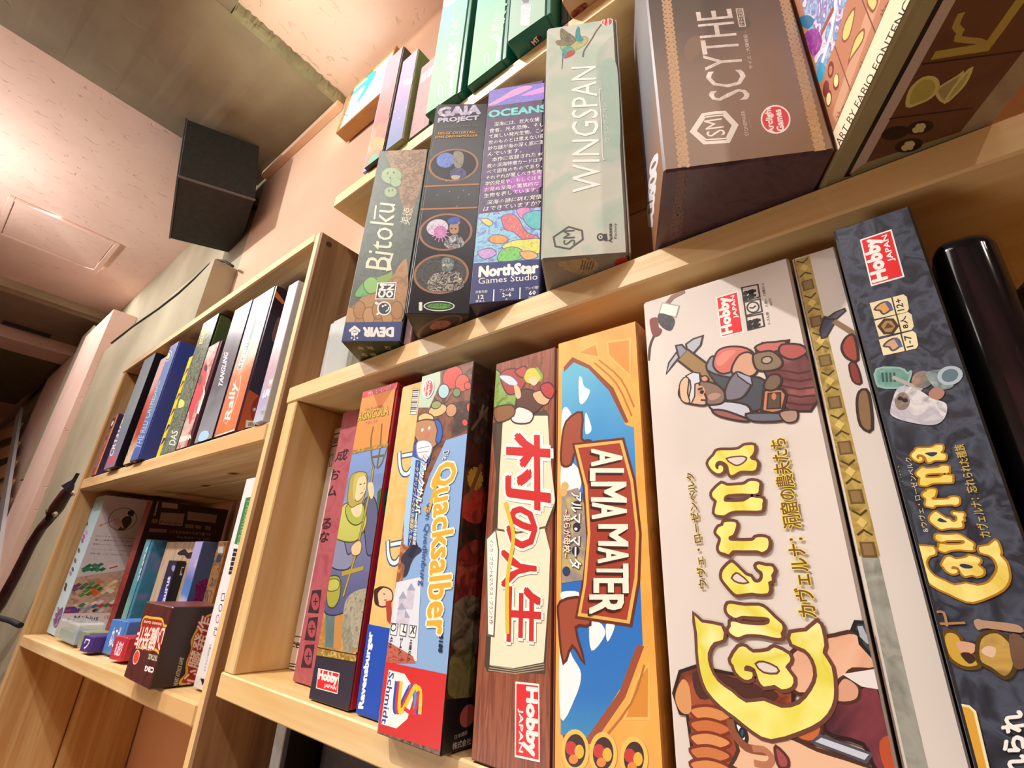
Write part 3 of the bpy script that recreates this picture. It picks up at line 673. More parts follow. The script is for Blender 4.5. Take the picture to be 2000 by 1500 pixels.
# --- big brown war game
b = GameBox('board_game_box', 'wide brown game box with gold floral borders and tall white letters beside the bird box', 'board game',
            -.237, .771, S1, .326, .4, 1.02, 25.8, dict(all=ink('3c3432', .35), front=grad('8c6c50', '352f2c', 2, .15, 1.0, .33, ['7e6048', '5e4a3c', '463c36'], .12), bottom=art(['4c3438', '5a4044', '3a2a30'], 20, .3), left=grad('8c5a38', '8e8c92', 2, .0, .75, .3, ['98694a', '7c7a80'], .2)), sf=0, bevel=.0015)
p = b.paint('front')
p.poly(ZB(900, 260, 930, 200, 990, 190, 1000, 240, 960, 300, 920, 320), '7c6048', 3); p.poly(ZB(1080, 90, 1180, 60, 1250, 120, 1200, 160, 1100, 150), art(['4a3e34', '5c4c3c'], 30), 3); p.layer += 1
def lace(P, Z, A, B, C, D, n, mat):
    """floral lace band between line A-B and line C-D"""
    A, B, C, D = [P.loc(Z(*q)[0]) for q in (A, B, C, D)]
    def g(t, s_): return tuple((A[i] + (B[i] - A[i]) * t) * (1 - s_) + (C[i] + (D[i] - C[i]) * t) * s_ for i in (0, 1))
    mat = ink(mat); L = P.layer
    for k in range(n):
        t0 = k / n; dt = 1 / n
        for s0, s1 in ((.5, .06), (.5, .94)):
            for a, bb in ((.5, .15), (.5, .85), (.1, .5), (.9, .5)):
                p0, p1 = g(t0 + a * dt, s0), g(t0 + bb * dt, s1 if a == .5 else (s0 + s1) / 2)
                P.lline([p0, ((p0[0] + p1[0]) / 2 + .002, (p0[1] + p1[1]) / 2 + .002), p1], .0052, mat); P.layer = L
        for s0 in (.16, .5, .84):
            c = g(t0 + (.5 if s0 != .5 else 0), s0); P.lpoly([(c[0] + .005 * math.cos(j * 1.2566), c[1] + .005 * math.sin(j * 1.2566)) for j in range(5)], mat); P.layer = L
        for s0, s1 in ((.02, .2), (.98, .8)):
            P.lline([g(t0, s0), g(t0 + .5 * dt, s1), g(t0 + dt, s0)], .0035, mat); P.layer = L
    P.layer = L + 1
lace(p, ZB, (768, -150), (868, 868), (815, -150), (930, 868), 38, 'c39c74')
lace(p, ZC, (60, -100), (345, 1118), (130, -100), (425, 1105), 30, 'b9946a')
p.text('SCYTHE', ZB(1248, 520)[0], ZB(1148, 45)[0], ZB(1035, 530)[0], art(['efe6dc', 'd4c8bc', 'f4eee6'], 50), .0)
p.text('サイズ - 大鎌戦役 -', ZB(1262, 360)[0], ZB(1228, 165)[0], ZB(1240, 362)[0], 'd8cabc', .0)
p.text('完全日本語版', ZB(1222, 138)[0], ZB(1208, 45)[0], ZB(1190, 140)[0], 'd8cabc', .0)
p.line(ZB(1190, 140, 1222, 138, 1206, 44, 1172, 46, 1190, 140), .002, 'd8cabc')
hx = ZB(1062, 590, 1110, 588, 1172, 655, 1130, 740, 1008, 748, 942, 688, 1000, 600); p.line(hx + [hx[0]], .009, 'ece4da')
hx = ZB(1062, 606, 1105, 603, 1155, 655, 1122, 724, 1014, 731, 960, 686, 1008, 614); p.line(hx + [hx[0]], .004, 'ece4da')
p.text('SM', ZB(1118, 705)[0], ZB(1098, 618)[0], ZB(1020, 718)[0], 'ece4da', .0)
p.text('STONEMAIER', ZB(1240, 708)[0], ZB(1216, 578)[0], ZB(1220, 712)[0], 'd8cabc', .0); p.text('GAMES', ZB(1254, 668)[0], ZB(1244, 612)[0], ZB(1244, 670)[0], 'a08a78', .0)
p.ell(ZB(1378, 624)[0], ZB(1456, 615)[0], ZB(1388, 700)[0], WHT); p.ell(ZB(1378, 624)[0], ZB(1448, 616)[0], ZB(1386, 692)[0], 'dc3334')
p.text('Arclight', ZB(1382, 694)[0], ZB(1360, 560)[0], ZB(1340, 698)[0], WHT, .04); p.text('Games', ZB(1424, 682)[0], ZB(1404, 572)[0], ZB(1388, 688)[0], WHT, .04)
p.done()
p = b.paint('left'); p.text('BCUSOO', ZB(735, 1180)[0], ZB(768, 790)[0], ZB(700, 1180)[0], 'dcd8dc', .04)
p.done()
p = b.paint('bottom'); lace(p, ZB, (868, 885), (820, 1265), (925, 880), (885, 1240), 9, '6e504c'); p.done()
# --- overhanging box of the naturalist art
b = GameBox('board_game_box', 'large box jutting out over the shelf edge, its brown underside drawn with seeds and leaves', 'board game',
            .232, .545, S1, .245, 1.0, 1.0, 24.5, dict(all=ink('8a7c62'), left=ink('b87c5c'), bottom=ink('8f8058'), front=ink('d8c8a0')), sf=0, bevel=.002)
p = b.paint('left')
p.poly(ZC(180, -300, 700, -300, 560, 60, 500, 300, 395, 560, 375, 600), art(['e4dce8', 'b8b0d8', '6ca8c8', '8c4c9c', 'f0e8ee', 'b898c0'], 26, .4, 2.5), 0)
p.poly(ZC(270, 250, 350, 210, 395, 290, 380, 360, 340, 410, 310, 380), art(['a83c9c', '7c2c84', 'c860b0'], 60), 3); p.poly(ZC(230, 130, 290, 110, 340, 150, 300, 210, 250, 190), '2c6c94', 3)
p.line(ZC(500, -60, 470, 200, 370, 540), .012, 'e8f0f4', 3); p.line(ZC(480, 60, 390, 250), .012, '9c4c38', 3); p.poly(ZC(355, 560, 380, 460, 415, 480, 410, 560, 375, 600), '3c9cc4', 3)
p.poly(ZC(690, -300, 1000, -300, 480, 960, 440, 800, 400, 640, 520, 300), 'b87a5a')
p.poly(ZC(760, -40, 840, -40, 500, 900, 470, 840), 'c89878')
for a in ((690, 0, 800, 270), (490, 340, 615, 690)): p.line(ZC(*a), .003, '7c3c2c')
for a in ((635, 65, 600, 250, 560, 300, 545, 260, 570, 160), (700, 220, 640, 290, 590, 460, 610, 420, 690, 300), (800, 0, 770, 80, 730, 20, 740, -40)):
    p.poly(ZC(*a), 'e8c878', 3, '8c5030', .003)
for x, y in ((460, 510), (500, 600), (445, 720), (425, 650)): p.ell(ZC(x, y)[0], ZC(x + 22, y + 4)[0], ZC(x - 6, y + 62)[0], '7c2c24'); 
for x, y in ((500, 590), (445, 725)): p.ell(ZC(x, y)[0], ZC(x + 16, y + 4)[0], ZC(x - 4, y + 46)[0], 'ecdc98')
p.ell(ZC(460, 515)[0], ZC(472, 517)[0], ZC(456, 548)[0], 'b87a5a')
for x, y in ((840, 80), (690, 460), (520, 830)): p.text('abm', ZC(x, y + 50)[0], ZC(x + 60, y - 50)[0], ZC(x - 30, y + 20)[0], '8c4c34', -.01)
p.poly(ZC(1020, -300, 1240, -300, 540, 1105, 500, 1090, 478, 960), 'eed9b8')
p.line(ZC(1020, -300, 478, 965), .002, '6c4034')
p.text('ART BY FABIO FONTENCHIARA', ZC(530, 1075)[0], ZC(1270, -390)[0], ZC(496, 1038)[0], '2c2626', .0)
p.done()
p = b.paint('bottom')
p.poly(ZC(410, 1335, 540, 1105, 1300, -300, 1500, -300, 700, 1180, 590, 1285), '948660')  # underside border, cream like the text band; its shade is put into this olive
p.line(ZC(580, 1290, 1280, -10, 1430, -280), .012, '181410')
p.poly(ZC(595, 1280, 1285, 0, 1450, -300, 1560, -300, 1375, 0, 720, 1190), 'b49c8c')
p.poly(ZC(720, 1190, 1375, 0, 1560, -300, 2500, -300, 1875, 370, 1410, 965), art(['5a3420', '663c24', '48281a'], 8))
p.poly(ZC(1410, 965, 1875, 370, 2500, -300, 2800, -300, 1875, 690, 1600, 980, 1420, 990), art(['8c7458', 'a08868', '7c6650'], 10))
for a in ((890, 870, 1500, 790), (1130, 470, 1875, 370)): p.line(ZC(*a), .003, '2c1810')
p.poly(ZC(1030, 770, 1050, 660, 1130, 580, 1210, 580, 1235, 640, 1190, 710, 1110, 750), 'a89a48', 3, 'c8b468', .004); p.poly(ZC(1240, 680, 1260, 640, 1390, 560, 1420, 540, 1350, 660, 1290, 740), 'a08c58', 3, 'c8b468', .003)
p.poly(ZC(1305, 745, 1350, 660, 1430, 560, 1485, 505, 1440, 610, 1370, 690), 'b0a058', 3, 'd0bc70', .003)
p.line(ZC(1220, 405, 1400, 375, 1600, 345, 1700, 210, 1850, 0), .014, 'a88c3c'); p.line(ZC(1415, 100, 1375, 190, 1410, 230, 1390, 285, 1540, 300, 1600, 335), .009, 'a48840', 2)
for x, y in ((1110, 935), (1030, 1065), (930, 975)):
    p.ell(ZC(x, y)[0], ZC(x + 100, y - 30)[0], ZC(x + 25, y + 42)[0], '24120c')
    if x != 930:
        for dx, dy in ((-28, 18), (20, -12), (-5, -8), (8, 12)): p.ell(ZC(x + dx, y + dy)[0], ZC(x + dx + 26, y + dy)[0], ZC(x + dx, y + dy + 22)[0], 'c4b274')
p.done()
block('box_lid_lip', 0, .245, 1.0, 1.004, 0, 1.0, ink('5a4a38'), b.root)
# --- clear card case behind the first box
GameBox('card_case', 'small clear plastic card case tucked behind the leftmost box of the middle shelf', 'card case', -2.02, 1.04, S1, .22, .14, .32, 0, clear(), sf=.15, seam='L')

# ================================================================== top shelf
MTN = ['c86868', 'd87c70', 'e09080', 'b86c78']
b = GameBox('board_game_box', 'thin box with lilac-blue spine, first at the left end of the top shelf', 'board game', -1.927, .99, S0, .03, .7, .88, 0, art(['7c84c0', '9ca0d0', 'b4b4dc'], 30), sf=0)
b = GameBox('board_game_box', 'coral red game box with sunset landscape, left of the lilac box on the top shelf', 'board game', -1.893, .975, S0, .155, .7, .885, 0, dict(all=ink('3c2c30'), front=grad('3c6c8c', 'c07c88', 2, .0, .85, .6, ['4c8c78', 'a86c58', 'c89058', 'c45448', 'c85c54', 'c06c68'], .22)), sf=.05, traymat=ink('54443c'))
p = b.paint('front'); p.poly(ZL(430, 760, 520, 640, 545, 560, 560, 640, 500, 840, 440, 800), art(['d0645c', 'dc7c64'], 20), 4); p.poly(ZL(395, 860, 430, 780, 500, 800, 480, 870), 'c49464', 3); p.poly(ZL(375, 960, 420, 900, 440, 930, 400, 985), '6cac8c', 3); p.done()
b = GameBox('board_game_box', 'lilac and blue night scene game box between the coral box and the brick-pattern box', 'board game', -1.705, .97, S0, .135, .8, .70, 0, dict(all=ink('8c8c58'), front=grad('4c7098', 'a0809c', 2, .0, .7, .6, ['646c98', '74709c', '8c749c'], .2)), sf=.03)
p = b.paint('front'); p.poly(ZL(640, 360, 740, 340, 720, 380, 630, 400), '8898c8', 3); p.poly(ZL(690, 290, 705, 230, 720, 290), '7c70a0'); p.dots(ZL(605, 500, 648, 558, 570, 590, 690, 450, 600, 640), .004, [ink('d8d4e4')]); p.done()
b = GameBox('board_game_box', 'game box printed with a rosy brick wall, right of the lilac night box', 'board game', -1.553, .995, S0, .15, .35, .54, 0, dict(all=ink('54503c'), front=art(['946468', 'a0706c', '845c60'], 20, .6)), sf=.04, seam='L', traymat=ink('3c3c34'))
p = b.paint('front')
for r in range(16):
    y = .03 + r * .032
    p.lline([(.005, y), (.145, y)], .0025, '7c5458'); p.layer -= 1
    for k in range(4):
        x = .02 + k * .036 + (r % 2) * .018; p.lline([(x, y), (x, y + .032)], .0025, '7c5458'); p.layer -= 1
p.layer += 2
p.lpoly([(.02, .40), (.06, .40), (.06, .47), (.02, .47)], 'd8b4a4'); p.lpoly([(.07, .40), (.11, .40), (.11, .47), (.07, .47)], 'd8b4a4'); p.done()
def green(x, y, wd, lab, rot, texts, h=1.0, base=None, extra=None):
    b = GameBox('board_game_box', lab, 'board game', x, y, S0, wd, .7, h, rot, dict(all=ink('1c6c50'), front=base or grad('548c70', '64909c', 2, .0, 1.0, .6, ['6c9c74', '78a47c', '689c84'], .2), bottom=ink('1f6048'), right=ink('1a7858')), sf=.10, traymat=ink('146048'), bevel=.0015)
    p = b.paint('front', 'printed_title')
    for a in texts: p.text(*a)
    if extra: extra(p)
    p.done(); return b
def ext1(p):
    p.poly(ZJ(1185, 675, 1205, 510, 1220, 505, 1210, 640, 1200, 690), 'd8b8a0'); p.line(ZJ(1178, 570, 1222, 560), .006, 'e8e4cc')
    p.ell(ZJ(1130, 650)[0], ZJ(1145, 650)[0], ZJ(1130, 700)[0], None, 20, 'cfe8c8', .003)
    p.poly(ZJ(1130, -40, 1250, -60, 1240, 0, 1150, 50), 'e8f4f4', 4)
    p.text('アークノヴァ', ZJ(1205, 690)[0], ZJ(1218, 520)[0], ZJ(1190, 690)[0], 'b06c5c', .0)
green(-1.381, .95, .222, 'mint green game box with embossed letters, left one of the green pair on top shelf', 3, [('ARK NOVA', ZJ(1232, 520)[0], ZJ(1290, -60)[0], ZJ(1165, 520)[0], ink('5c9870'), .0, 'a8d0a8', .02)], extra=ext1)
def ext2(p):
    p.poly(ZJ(1518, 440, 1540, 265, 1560, 262, 1545, 430), 'd8b8a0'); p.text('アークノヴァ', ZJ(1542, 435)[0], ZJ(1555, 275)[0], ZJ(1524, 438)[0], 'b06c5c', .0)
    p.ell(ZJ(1455, 420)[0], ZJ(1472, 420)[0], ZJ(1455, 465)[0], None, 20, 'cfe8c8', .003)
green(-1.121, .965, .222, 'mint green game box with embossed letters, right one of the green pair on top shelf', 0, [('ARK NOVA', ZJ(1560, 300)[0], ZJ(1640, -260)[0], ZJ(1480, 300)[0], ink('5c9870'), .0, 'a8d0a8', .02)], extra=ext2)
def ext3(p):
    p.poly(ZK(868, -20, 935, -20, 930, 20, 865, 30), '9c9aa0'); p.poly(ZK(862, 40, 945, 35, 930, 215, 852, 222), 'a4a8a8')
    p.text('ネトライズ', ZK(925, 210)[0], ZK(940, 60)[0], ZK(880, 212)[0], WHT, .03); p.poly(ZK(880, 210, 900, 165, 920, 190, 915, 212), WHT)
    p.poly(ZK(860, -20, 930, -30, 925, 20, 880, 28), '54545c')
b = green(-.858, .923, .205, 'pale grey-green game box with a dark green underside sticking out over the top shelf edge', 3, [], base=grad('7c9c88', '788c88', 2, .0, 1.0, .6, ['84a08c', '7c9488'], .2), extra=ext3)
p = b.paint('bottom'); p.poly(ZK(935, 345, 1010, 300, 1040, 330, 960, 400), '2c241c', 3); p.text('MT', ZK(975, 385)[0], ZK(1020, 340)[0], ZK(945, 355)[0], 'e0c8b8', .05); p.done()
GameBox('board_game_box', 'narrow black game box between the pale green and beige boxes on the top shelf', 'board game', -.648, 1.0, S0, .04, .7, .9, 0, ink('1c181c', .3), sf=.3)
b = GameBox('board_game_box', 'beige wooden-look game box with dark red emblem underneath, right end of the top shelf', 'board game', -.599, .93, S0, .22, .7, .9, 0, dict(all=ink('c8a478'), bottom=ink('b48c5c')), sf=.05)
p = b.paint('front'); p.ell(ZK(1350, 60)[0], ZK(1430, 30)[0], ZK(1380, 110)[0], art(['8c3424', '5c2018', 'a85030'], 60), 30, '5c2c1c', .004); p.done()
p = b.paint('bottom'); p.poly(ZK(1280, 120, 1310, 150, 1420, 60, 1400, 20, 1300, 90), art(['8c3020', '5c1c14', 'b05838'], 60), 3); p.done()
# lit sign
lb = thing('light_box', 'wood-framed white lit sign with a cyan mark, on the wall beside the concrete beam', 'lit sign', (-4.5, 1.86, 4.98), 0, rx=math.radians(-4))
TAN = wood('c99a60', 'b5844c', 0, .6)
for a in ((0, .9, 0, .16, 0, .03), (0, .9, 0, .16, .88, .91), (0, .03, 0, .16, .03, .88), (.87, .9, 0, .16, .03, .88)): block('frame_rail', *a, TAN, lb, .001)
block('back_board', .03, .87, .12, .15, .03, .88, ink('a87c4c'), lb)
lp = block('lit_panel', .03, .87, .02, .05, .03, .88, glow('f4fbff', 1.6), lb)
class _B: pass
bb = _B(); bb.w, bb.d, bb.h, bb.root = .9, .16, .91, lb
bb.inv = (Matrix.Translation(W(-4.5, 1.86 + .019, 4.98)) @ lb.rotation_euler.to_matrix().to_4x4()).inverted()
p = Paint(bb, 'front', 'sign_mark'); p.to3 = lambda q: (q[0] * U, .0185 * U, q[1] * U)
CY = glow('38c4dc', .75)
p.poly(ZL(322, 348, 340, 290, 435, 295, 420, 335, 385, 395, 340, 470, 300, 520, 285, 520, 350, 410, 340, 402, 275, 460, 230, 498, 232, 475, 330, 385, 372, 350), CY)
for a in ((180, 645, 195, 600), (200, 610, 225, 625), (215, 585, 235, 560)): p.line(ZL(*a), .02, CY)
p.done()
bb.w = .9; bb.inv = (Matrix.Translation(W(-4.5, 1.86, 4.98)) @ lb.rotation_euler.to_matrix().to_4x4()).inverted()
p = Paint(bb, 'bottom', 'stamped_marks')
for k in range(9): p.line(ZL(190 + k * 12, 735 - k * 9, 182 + k * 12, 715 - k * 9), .006, '8a6030')
for k in range(5): p.line(ZL(345 + k * 14, 620 - k * 11, 337 + k * 14, 598 - k * 11), .006, '8a6030')
p.done()
# ================================================================== lower shelf of the right bookshelf
b = GameBox('board_game_box', 'slim white box with black bands standing deepest, next to the shelf upright', 'board game', -2.092, 1.217, S2, .18, .7, 1.03, 0, dict(all=ink('e4dcd4'), front=ink('e6e0da')), sf=.04)
p = b.paint('front')
for a in ((425, 512, 485, 495), (412, 622, 470, 606)): p.line(ZR(*a), .006, '2c2828')
p.poly(ZR(432, 545, 475, 535, 465, 590, 424, 600), '8c8884'); p.line(ZR(403, 700, 428, 692, 408, 798, 388, 803, 403, 700), .004, '3c3838')
for y in (1295, 1300, 1240, 1255): p.line([(560, y), (600, y + 6)], .004, '3c3432')
p.text('CE', (566, 1262), (584, 1266), (568, 1252), '2c2828', .02); p.done()
b = GameBox('board_game_box', 'maroon game box with black brush characters, half hidden left of the farmer box', 'board game', -1.868, 1.112, S2, .225, .8, 1.043, 0, dict(all=ink('8c3c40'), front=art(['a04850', 'ac5860', '94404a'], 14)), sf=.04)
p = b.paint('front')
p.text('成', ZR(440, 760)[0], ZR(440, 655)[0] if 0 else ZR(545, 740)[0], ZR(470, 660)[0], '3c1c24', .03)
for s_, y in (('お', 930), ('ム', 1080), ('る', 1380), ('な', 1500)):
    (a,), (bb_,), (c,) = ZR(385 - (y - 930) * .17, y), ZR(475 - (y - 930) * .17, y - 10), ZR(405 - (y - 930) * .17, y - 95); p.text(s_, a, bb_, c, '3c1c24', .03)
for y0 in (760, 920, 1080):
    dx = -(y0 - 760) * .13
    p.poly([(600 + (30 + dx) / 3, 900 + y0 / 3), (600 + (85 + dx) / 3, 900 + (y0 - 5) / 3), (600 + (66 + dx) / 3, 900 + (y0 + 135) / 3), (600 + (5 + dx) / 3, 900 + (y0 + 130) / 3)], '3c2028')
    c = (600 + (48 + dx) / 3, 900 + (y0 + 65) / 3); p.ell(c, (c[0] + 8, c[1]), (c[0], c[1] + 17), 'a04850'); p.text('+', (c[0] - 5, c[1] + 8), (c[0] + 5, c[1] + 8), (c[0] - 4, c[1] - 8), '3c2028')
p.done()
# --- farmer game
b = GameBox('board_game_box', 'game box with orange top, hooded farmer holding a pitchfork, and dark foot with red panel', 'board game',
            -1.60, 1.02, S2, .216, .75, 1.062, 1.5, dict(all=ink('3c2c30', .3), front=ink('ec9454', .3), right=grad('b02428', 'e06c24', 2, .05, 1.0, .3, ['5c4028', '4c4428', '7c5c34', 'c85c20'], .1), top=ink('c8242c')), sf=.03, traymat=ink('c8282c'))
p = b.paint('front')
p.poly(ZD(303, 118, 448, 72, 443, 108, 296, 152), 'd83c48'); 
p.poly(ZD(262, 352, 432, 315, 418, 420, 240, 470), grad('6c84b8', '7c98cc', 2, .55, .8)); p.poly(ZD(244, 455, 425, 410, 410, 560, 215, 600), grad('c8b8b4', '7088b8', 2, .40, .70)); p.poly(ZD(215, 590, 380, 580, 330, 1080, 130, 1062), art(['a8844c', 'c8a464', '7c5c34'], 18))
p.poly(ZD(135, 1055, 180, 800, 230, 800, 215, 1070), art(['c8a050', 'a87838', 'dcb870'], 20)); p.poly(ZD(190, 760, 330, 740, 330, 860, 180, 850), art(['6c4828', '8c6438', '4c3018'], 40))
p.poly(ZD(300, 770, 420, 690, 380, 860, 330, 870), art(['8c5c34', '6c4024', 'a87444'], 40))
p.poly(ZD(205, 555, 245, 540, 255, 552, 210, 566), 'a89484')
p.poly(ZD(370, 490, 405, 480, 404, 560, 395, 610, 372, 600), art(['2c5c34', '3c7440', '1c4424'], 60), 3)
p.poly(ZD(132, 1085, 345, 1120, 320, 1330, 80, 1265), '2f2a3a')
# farmer: leggings, tunic, sleeves, hood, face, hair
p.poly(ZD(180, 930, 215, 925, 210, 1060, 178, 1056), art(['6c8484', '54686c'], 20)); p.poly(ZD(215, 930, 245, 925, 235, 1065, 208, 1060), 'c08848')
p.poly(ZD(215, 665, 330, 640, 345, 760, 330, 860, 235, 935, 172, 920, 190, 800), grad('4c5078', '74789c', 2, .2, .5, .35, ['5c608c']), 4, '2c2c3c', .003)
p.poly(ZD(212, 660, 245, 665, 262, 720, 292, 690, 300, 710, 262, 770, 205, 765, 200, 720), '8488a4', 4, '2c2c3c', .003)
p.poly(ZD(320, 530, 352, 505, 370, 560, 365, 690, 335, 720, 325, 650), '5c6084', 4, '2c2c3c', .003)
p.poly(ZD(225, 640, 235, 560, 260, 530, 318, 545, 330, 600, 300, 660, 262, 672, 210, 655), grad('98a03c', 'c4c468', 2, .3, .6, .35), 4, '4c4c20', .003)
p.poly(ZD(255, 545, 290, 520, 320, 540, 318, 590, 290, 610, 262, 590), 'a8b04c', 4, '4c4c20', .003)
p.poly(ZD(278, 540, 312, 530, 310, 570, 292, 582, 276, 565), 'e8cca4', 3)
p.poly(ZD(262, 520, 270, 440, 292, 418, 325, 418, 332, 445, 318, 520, 296, 535, 275, 545), 'b0a050', 4, '5c5028', .002)
p.poly(ZD(283, 470, 290, 435, 326, 430, 330, 470, 320, 500, 300, 522, 288, 515), 'ecccA0'.lower(), 4, '6c5030', .002)
p.poly(ZD(280, 500, 284, 440, 300, 420, 330, 425, 300, 440, 292, 480, 286, 520), 'c4b464', 3); p.line(ZD(305, 462, 312, 460), .004, '3c3020'); p.line(ZD(320, 458, 325, 457), .004, '3c3020'); p.line(ZD(308, 495, 318, 491), .003, '9c5040'); p.line(ZD(318, 465, 324, 478, 318, 482), .002, 'a87c58')
# pitchfork
p.line(ZD(356, 395, 345, 470, 318, 600, 290, 720, 245, 870), .013, '6c5c24'); p.line(ZD(356, 395, 345, 470, 318, 600, 290, 720, 245, 870), .007, 'b09c48')
for a in ((355, 250, 346, 300, 350, 370, 360, 400), (386, 240, 380, 320, 368, 400), (430, 265, 405, 330, 385, 385, 370, 402)): p.line(ZD(*a), .007, '6c6034', 4)
p.line(ZD(348, 362, 392, 355), .008, '6c6034')
p.poly(ZD(275, 690, 300, 668, 312, 680, 305, 715, 280, 720), 'e8c090', 3, '6c5030', .002); p.poly(ZD(340, 500, 335, 460, 352, 455, 358, 490, 350, 515), 'ecccA0'.lower(), 3)
p.poly(ZD(240, 780, 320, 760, 318, 775, 240, 798), 'a89440'); p.poly(ZD(185, 870, 182, 820, 200, 798, 232, 805, 232, 870, 212, 910, 190, 905), 'a0a040', 4, '4c4c20', .003); p.poly(ZD(190, 850, 195, 812, 228, 812, 225, 845), 'b8b858', 3, '4c4c20', .002)
p.poly(ZD(245, 1000, 250, 900, 285, 855, 345, 850, 340, 960, 320, 1040, 285, 1060, 262, 1020), art(['8c8878', 'b0a890', '6c685c'], 60), 4); p.poly(ZD(240, 980, 262, 930, 275, 1000, 280, 1075, 250, 1070), art(['a8a48c', '7c7868'], 60), 3)
for a, c in (((265, 340, 432, 305, 430, 318, 262, 354), 'c89c4c'), ((136, 1055, 330, 1092, 328, 1118, 132, 1085), 'b08834')):
    p.poly(ZD(*a), art([c, '8c6c2c', 'd8b868'], 60)); 
p.line(ZD(136, 1056, 330, 1093), .003, '3c2c14'); p.line(ZD(132, 1086, 328, 1119), .003, '3c2c14')
p.text('ウヴェ・ローゼンベルク', ZD(335, 140)[0], ZD(420, 112)[0], ZD(336, 124)[0], WHT, .01, res=1)
hobby(p, ZD(148, 1205)[0], ZD(222, 1225)[0], ZD(156, 1138)[0]); p.done()
p = b.paint('front', 'printed_title', 80)
p.text('AGRICOLA', ZD(298, 230)[0], ZD(410, 205)[0], ZD(302, 200)[0], 'c8b048', .02, '6c5c20', .03)
p.text('Uwe Rosenberg', ZD(325, 195)[0], ZD(388, 180)[0], ZD(326, 182)[0], '7c6c58', .0, res=1); p.text('アグリコラ', ZD(325, 245)[0], ZD(370, 236)[0], ZD(326, 232)[0], '5c6478', .0, res=1); p.done()
p = b.paint('right'); p.poly(ZD(395, 500, 415, 470, 410, 560, 392, 620), art(['2c5c34', '3c7440', '1c4424'], 60), 3); p.done()
# --- tan game
b = GameBox('board_game_box', 'cream game box with bar code and royal blue foot, wedged right of the farmer box', 'board game',
            -1.36, 1.028, S2, .17, .8, 1.035, 0, dict(all=ink('2048a8'), front=art(['dcb468', 'e4c07c', 'd8ac60'], 10)), sf=.04, seam='L')
p = b.paint('front')
p.poly(ZD(333, 972, 470, 1000, 450, 1360, 290, 1300), '1c4cb4')
p.text('Ravensburger', ZD(322, 1282)[0], ZD(358, 1002)[0], ZD(300, 1280)[0], WHT, .06)
p.poly(ZD(500, 112, 525, 112, 512, 205, 490, 205), WHT); p.line(ZD(500, 112, 525, 112, 512, 205, 490, 205, 500, 112), .002, '3c3830')
for k in range(12): p.line(ZD(499 - k * .8, 118 + k * 7, 521 - k * .9, 118 + k * 7), .003 if k % 3 else .006, '2c2824')
for y in (345, 670):
    dx = -(y - 345) * .13; P0 = lambda x, yy: ZD(x + dx, yy + y)[0]
    q = [P0(450, 0), P0(452, 45), P0(462, 75), P0(480, 78), P0(494, 60)]; p.line(q, .022, '2c5c8c', 4); p.line([P0(462, 12), P0(500, 5)], .02, '2c5c8c'); p.line(q, .012, WHT, 4); p.line([P0(462, 12), P0(500, 5)], .011, WHT)
p.poly(ZD(362, 870, 368, 845, 392, 838, 420, 850, 425, 880, 405, 905, 375, 905), 'e8c09c', 3, '4c3028', .003); p.poly(ZD(358, 880, 360, 845, 395, 836, 372, 860, 376, 905, 362, 900), '3c2420', 3); p.poly(ZD(400, 890, 420, 885, 425, 985, 405, 960), 'b03c34'); p.line(ZD(392, 862, 398, 864), .003, '2c2020'); p.line(ZD(395, 885, 405, 885), .003, 'a0483c')
p.done()
# --- potion game
b = GameBox('board_game_box', 'sky-blue game box with big gold lettering and a red foot bearing a ribbon emblem', 'board game',
            -1.172, .962, S2, .24, .97, 1.012, 0, dict(all=ink('2a1c1c', .3), front=ink('8cb0dc', .35), right=art(['3c2820', '5c2c24', '2c2420', '6c4830', '3c2c30'], 7, .35), top=ink('8c8c98'), left=ink('d8a850')), sf=0)
p = b.paint('front')
p.poly(ZD(540, 30, 720, -10, 712, 270, 620, 300, 560, 430, 470, 700, 400, 620, 500, 200, 520, 90), art(['6c3c30', '8c5840', '4c2c28', 'a87858'], 16))
p.poly(ZD(530, 60, 600, 35, 600, 90, 560, 180, 520, 180), 'b8ccb4'); p.poly(ZD(655, 160, 720, 150, 716, 255, 640, 290), art(['4c3430', '3c2824', '6c4c3c'], 20))
for (x, y, rx, ry, c) in ((645, 70, 38, 42, 'c8483c'), (680, 90, 26, 32, 'd85848'), (612, 120, 20, 26, 'a8ccd0'), (700, 100, 12, 14, 'd8503c'), (708, 180, 12, 18, 'd8503c'), (690, 235, 10, 13, 'd8503c'), (640, 190, 20, 24, 'c89068'), (590, 190, 34, 22, 'd8b47c'), (585, 170, 18, 14, '8c9c58'), (660, 125, 14, 16, '6c8c58')):
    p.ell(ZD(x, y)[0], ZD(x + rx, y - rx * .3)[0], ZD(x + 3, y + ry)[0], c, 16, '3c2018', .003)
p.poly(ZD(575, 215, 545, 200, 520, 215, 528, 240, 560, 245), 'dcbc84', 3, '5c3c24', .003); p.poly(ZD(500, 245, 545, 225, 590, 235, 606, 275, 590, 310, 560, 330, 515, 300), 'b8845c', 4, '3c2018', .003)
p.poly(ZD(580, 225, 600, 235, 608, 275, 596, 310, 584, 300, 590, 262), '3c64b0', 3, '1c3060', .003); p.poly(ZD(488, 330, 530, 300, 565, 320, 560, 380, 530, 410, 495, 390, 480, 350), '4054a4', 4, '1c2850', .003)
p.poly(ZD(515, 310, 545, 300, 570, 320, 555, 365, 520, 360), 'e8e8ec', 4, '8c8c9c', .003); p.line(ZD(520, 330, 560, 322), .003, 'a0a0b4'); p.line(ZD(518, 345, 558, 340), .003, 'a0a0b4')
p.dots(ZD(535, 262, 560, 255), .006, [ink(WHT)]); p.poly(ZD(540, 275, 560, 272, 556, 290, 542, 292), 'c87458', 3)
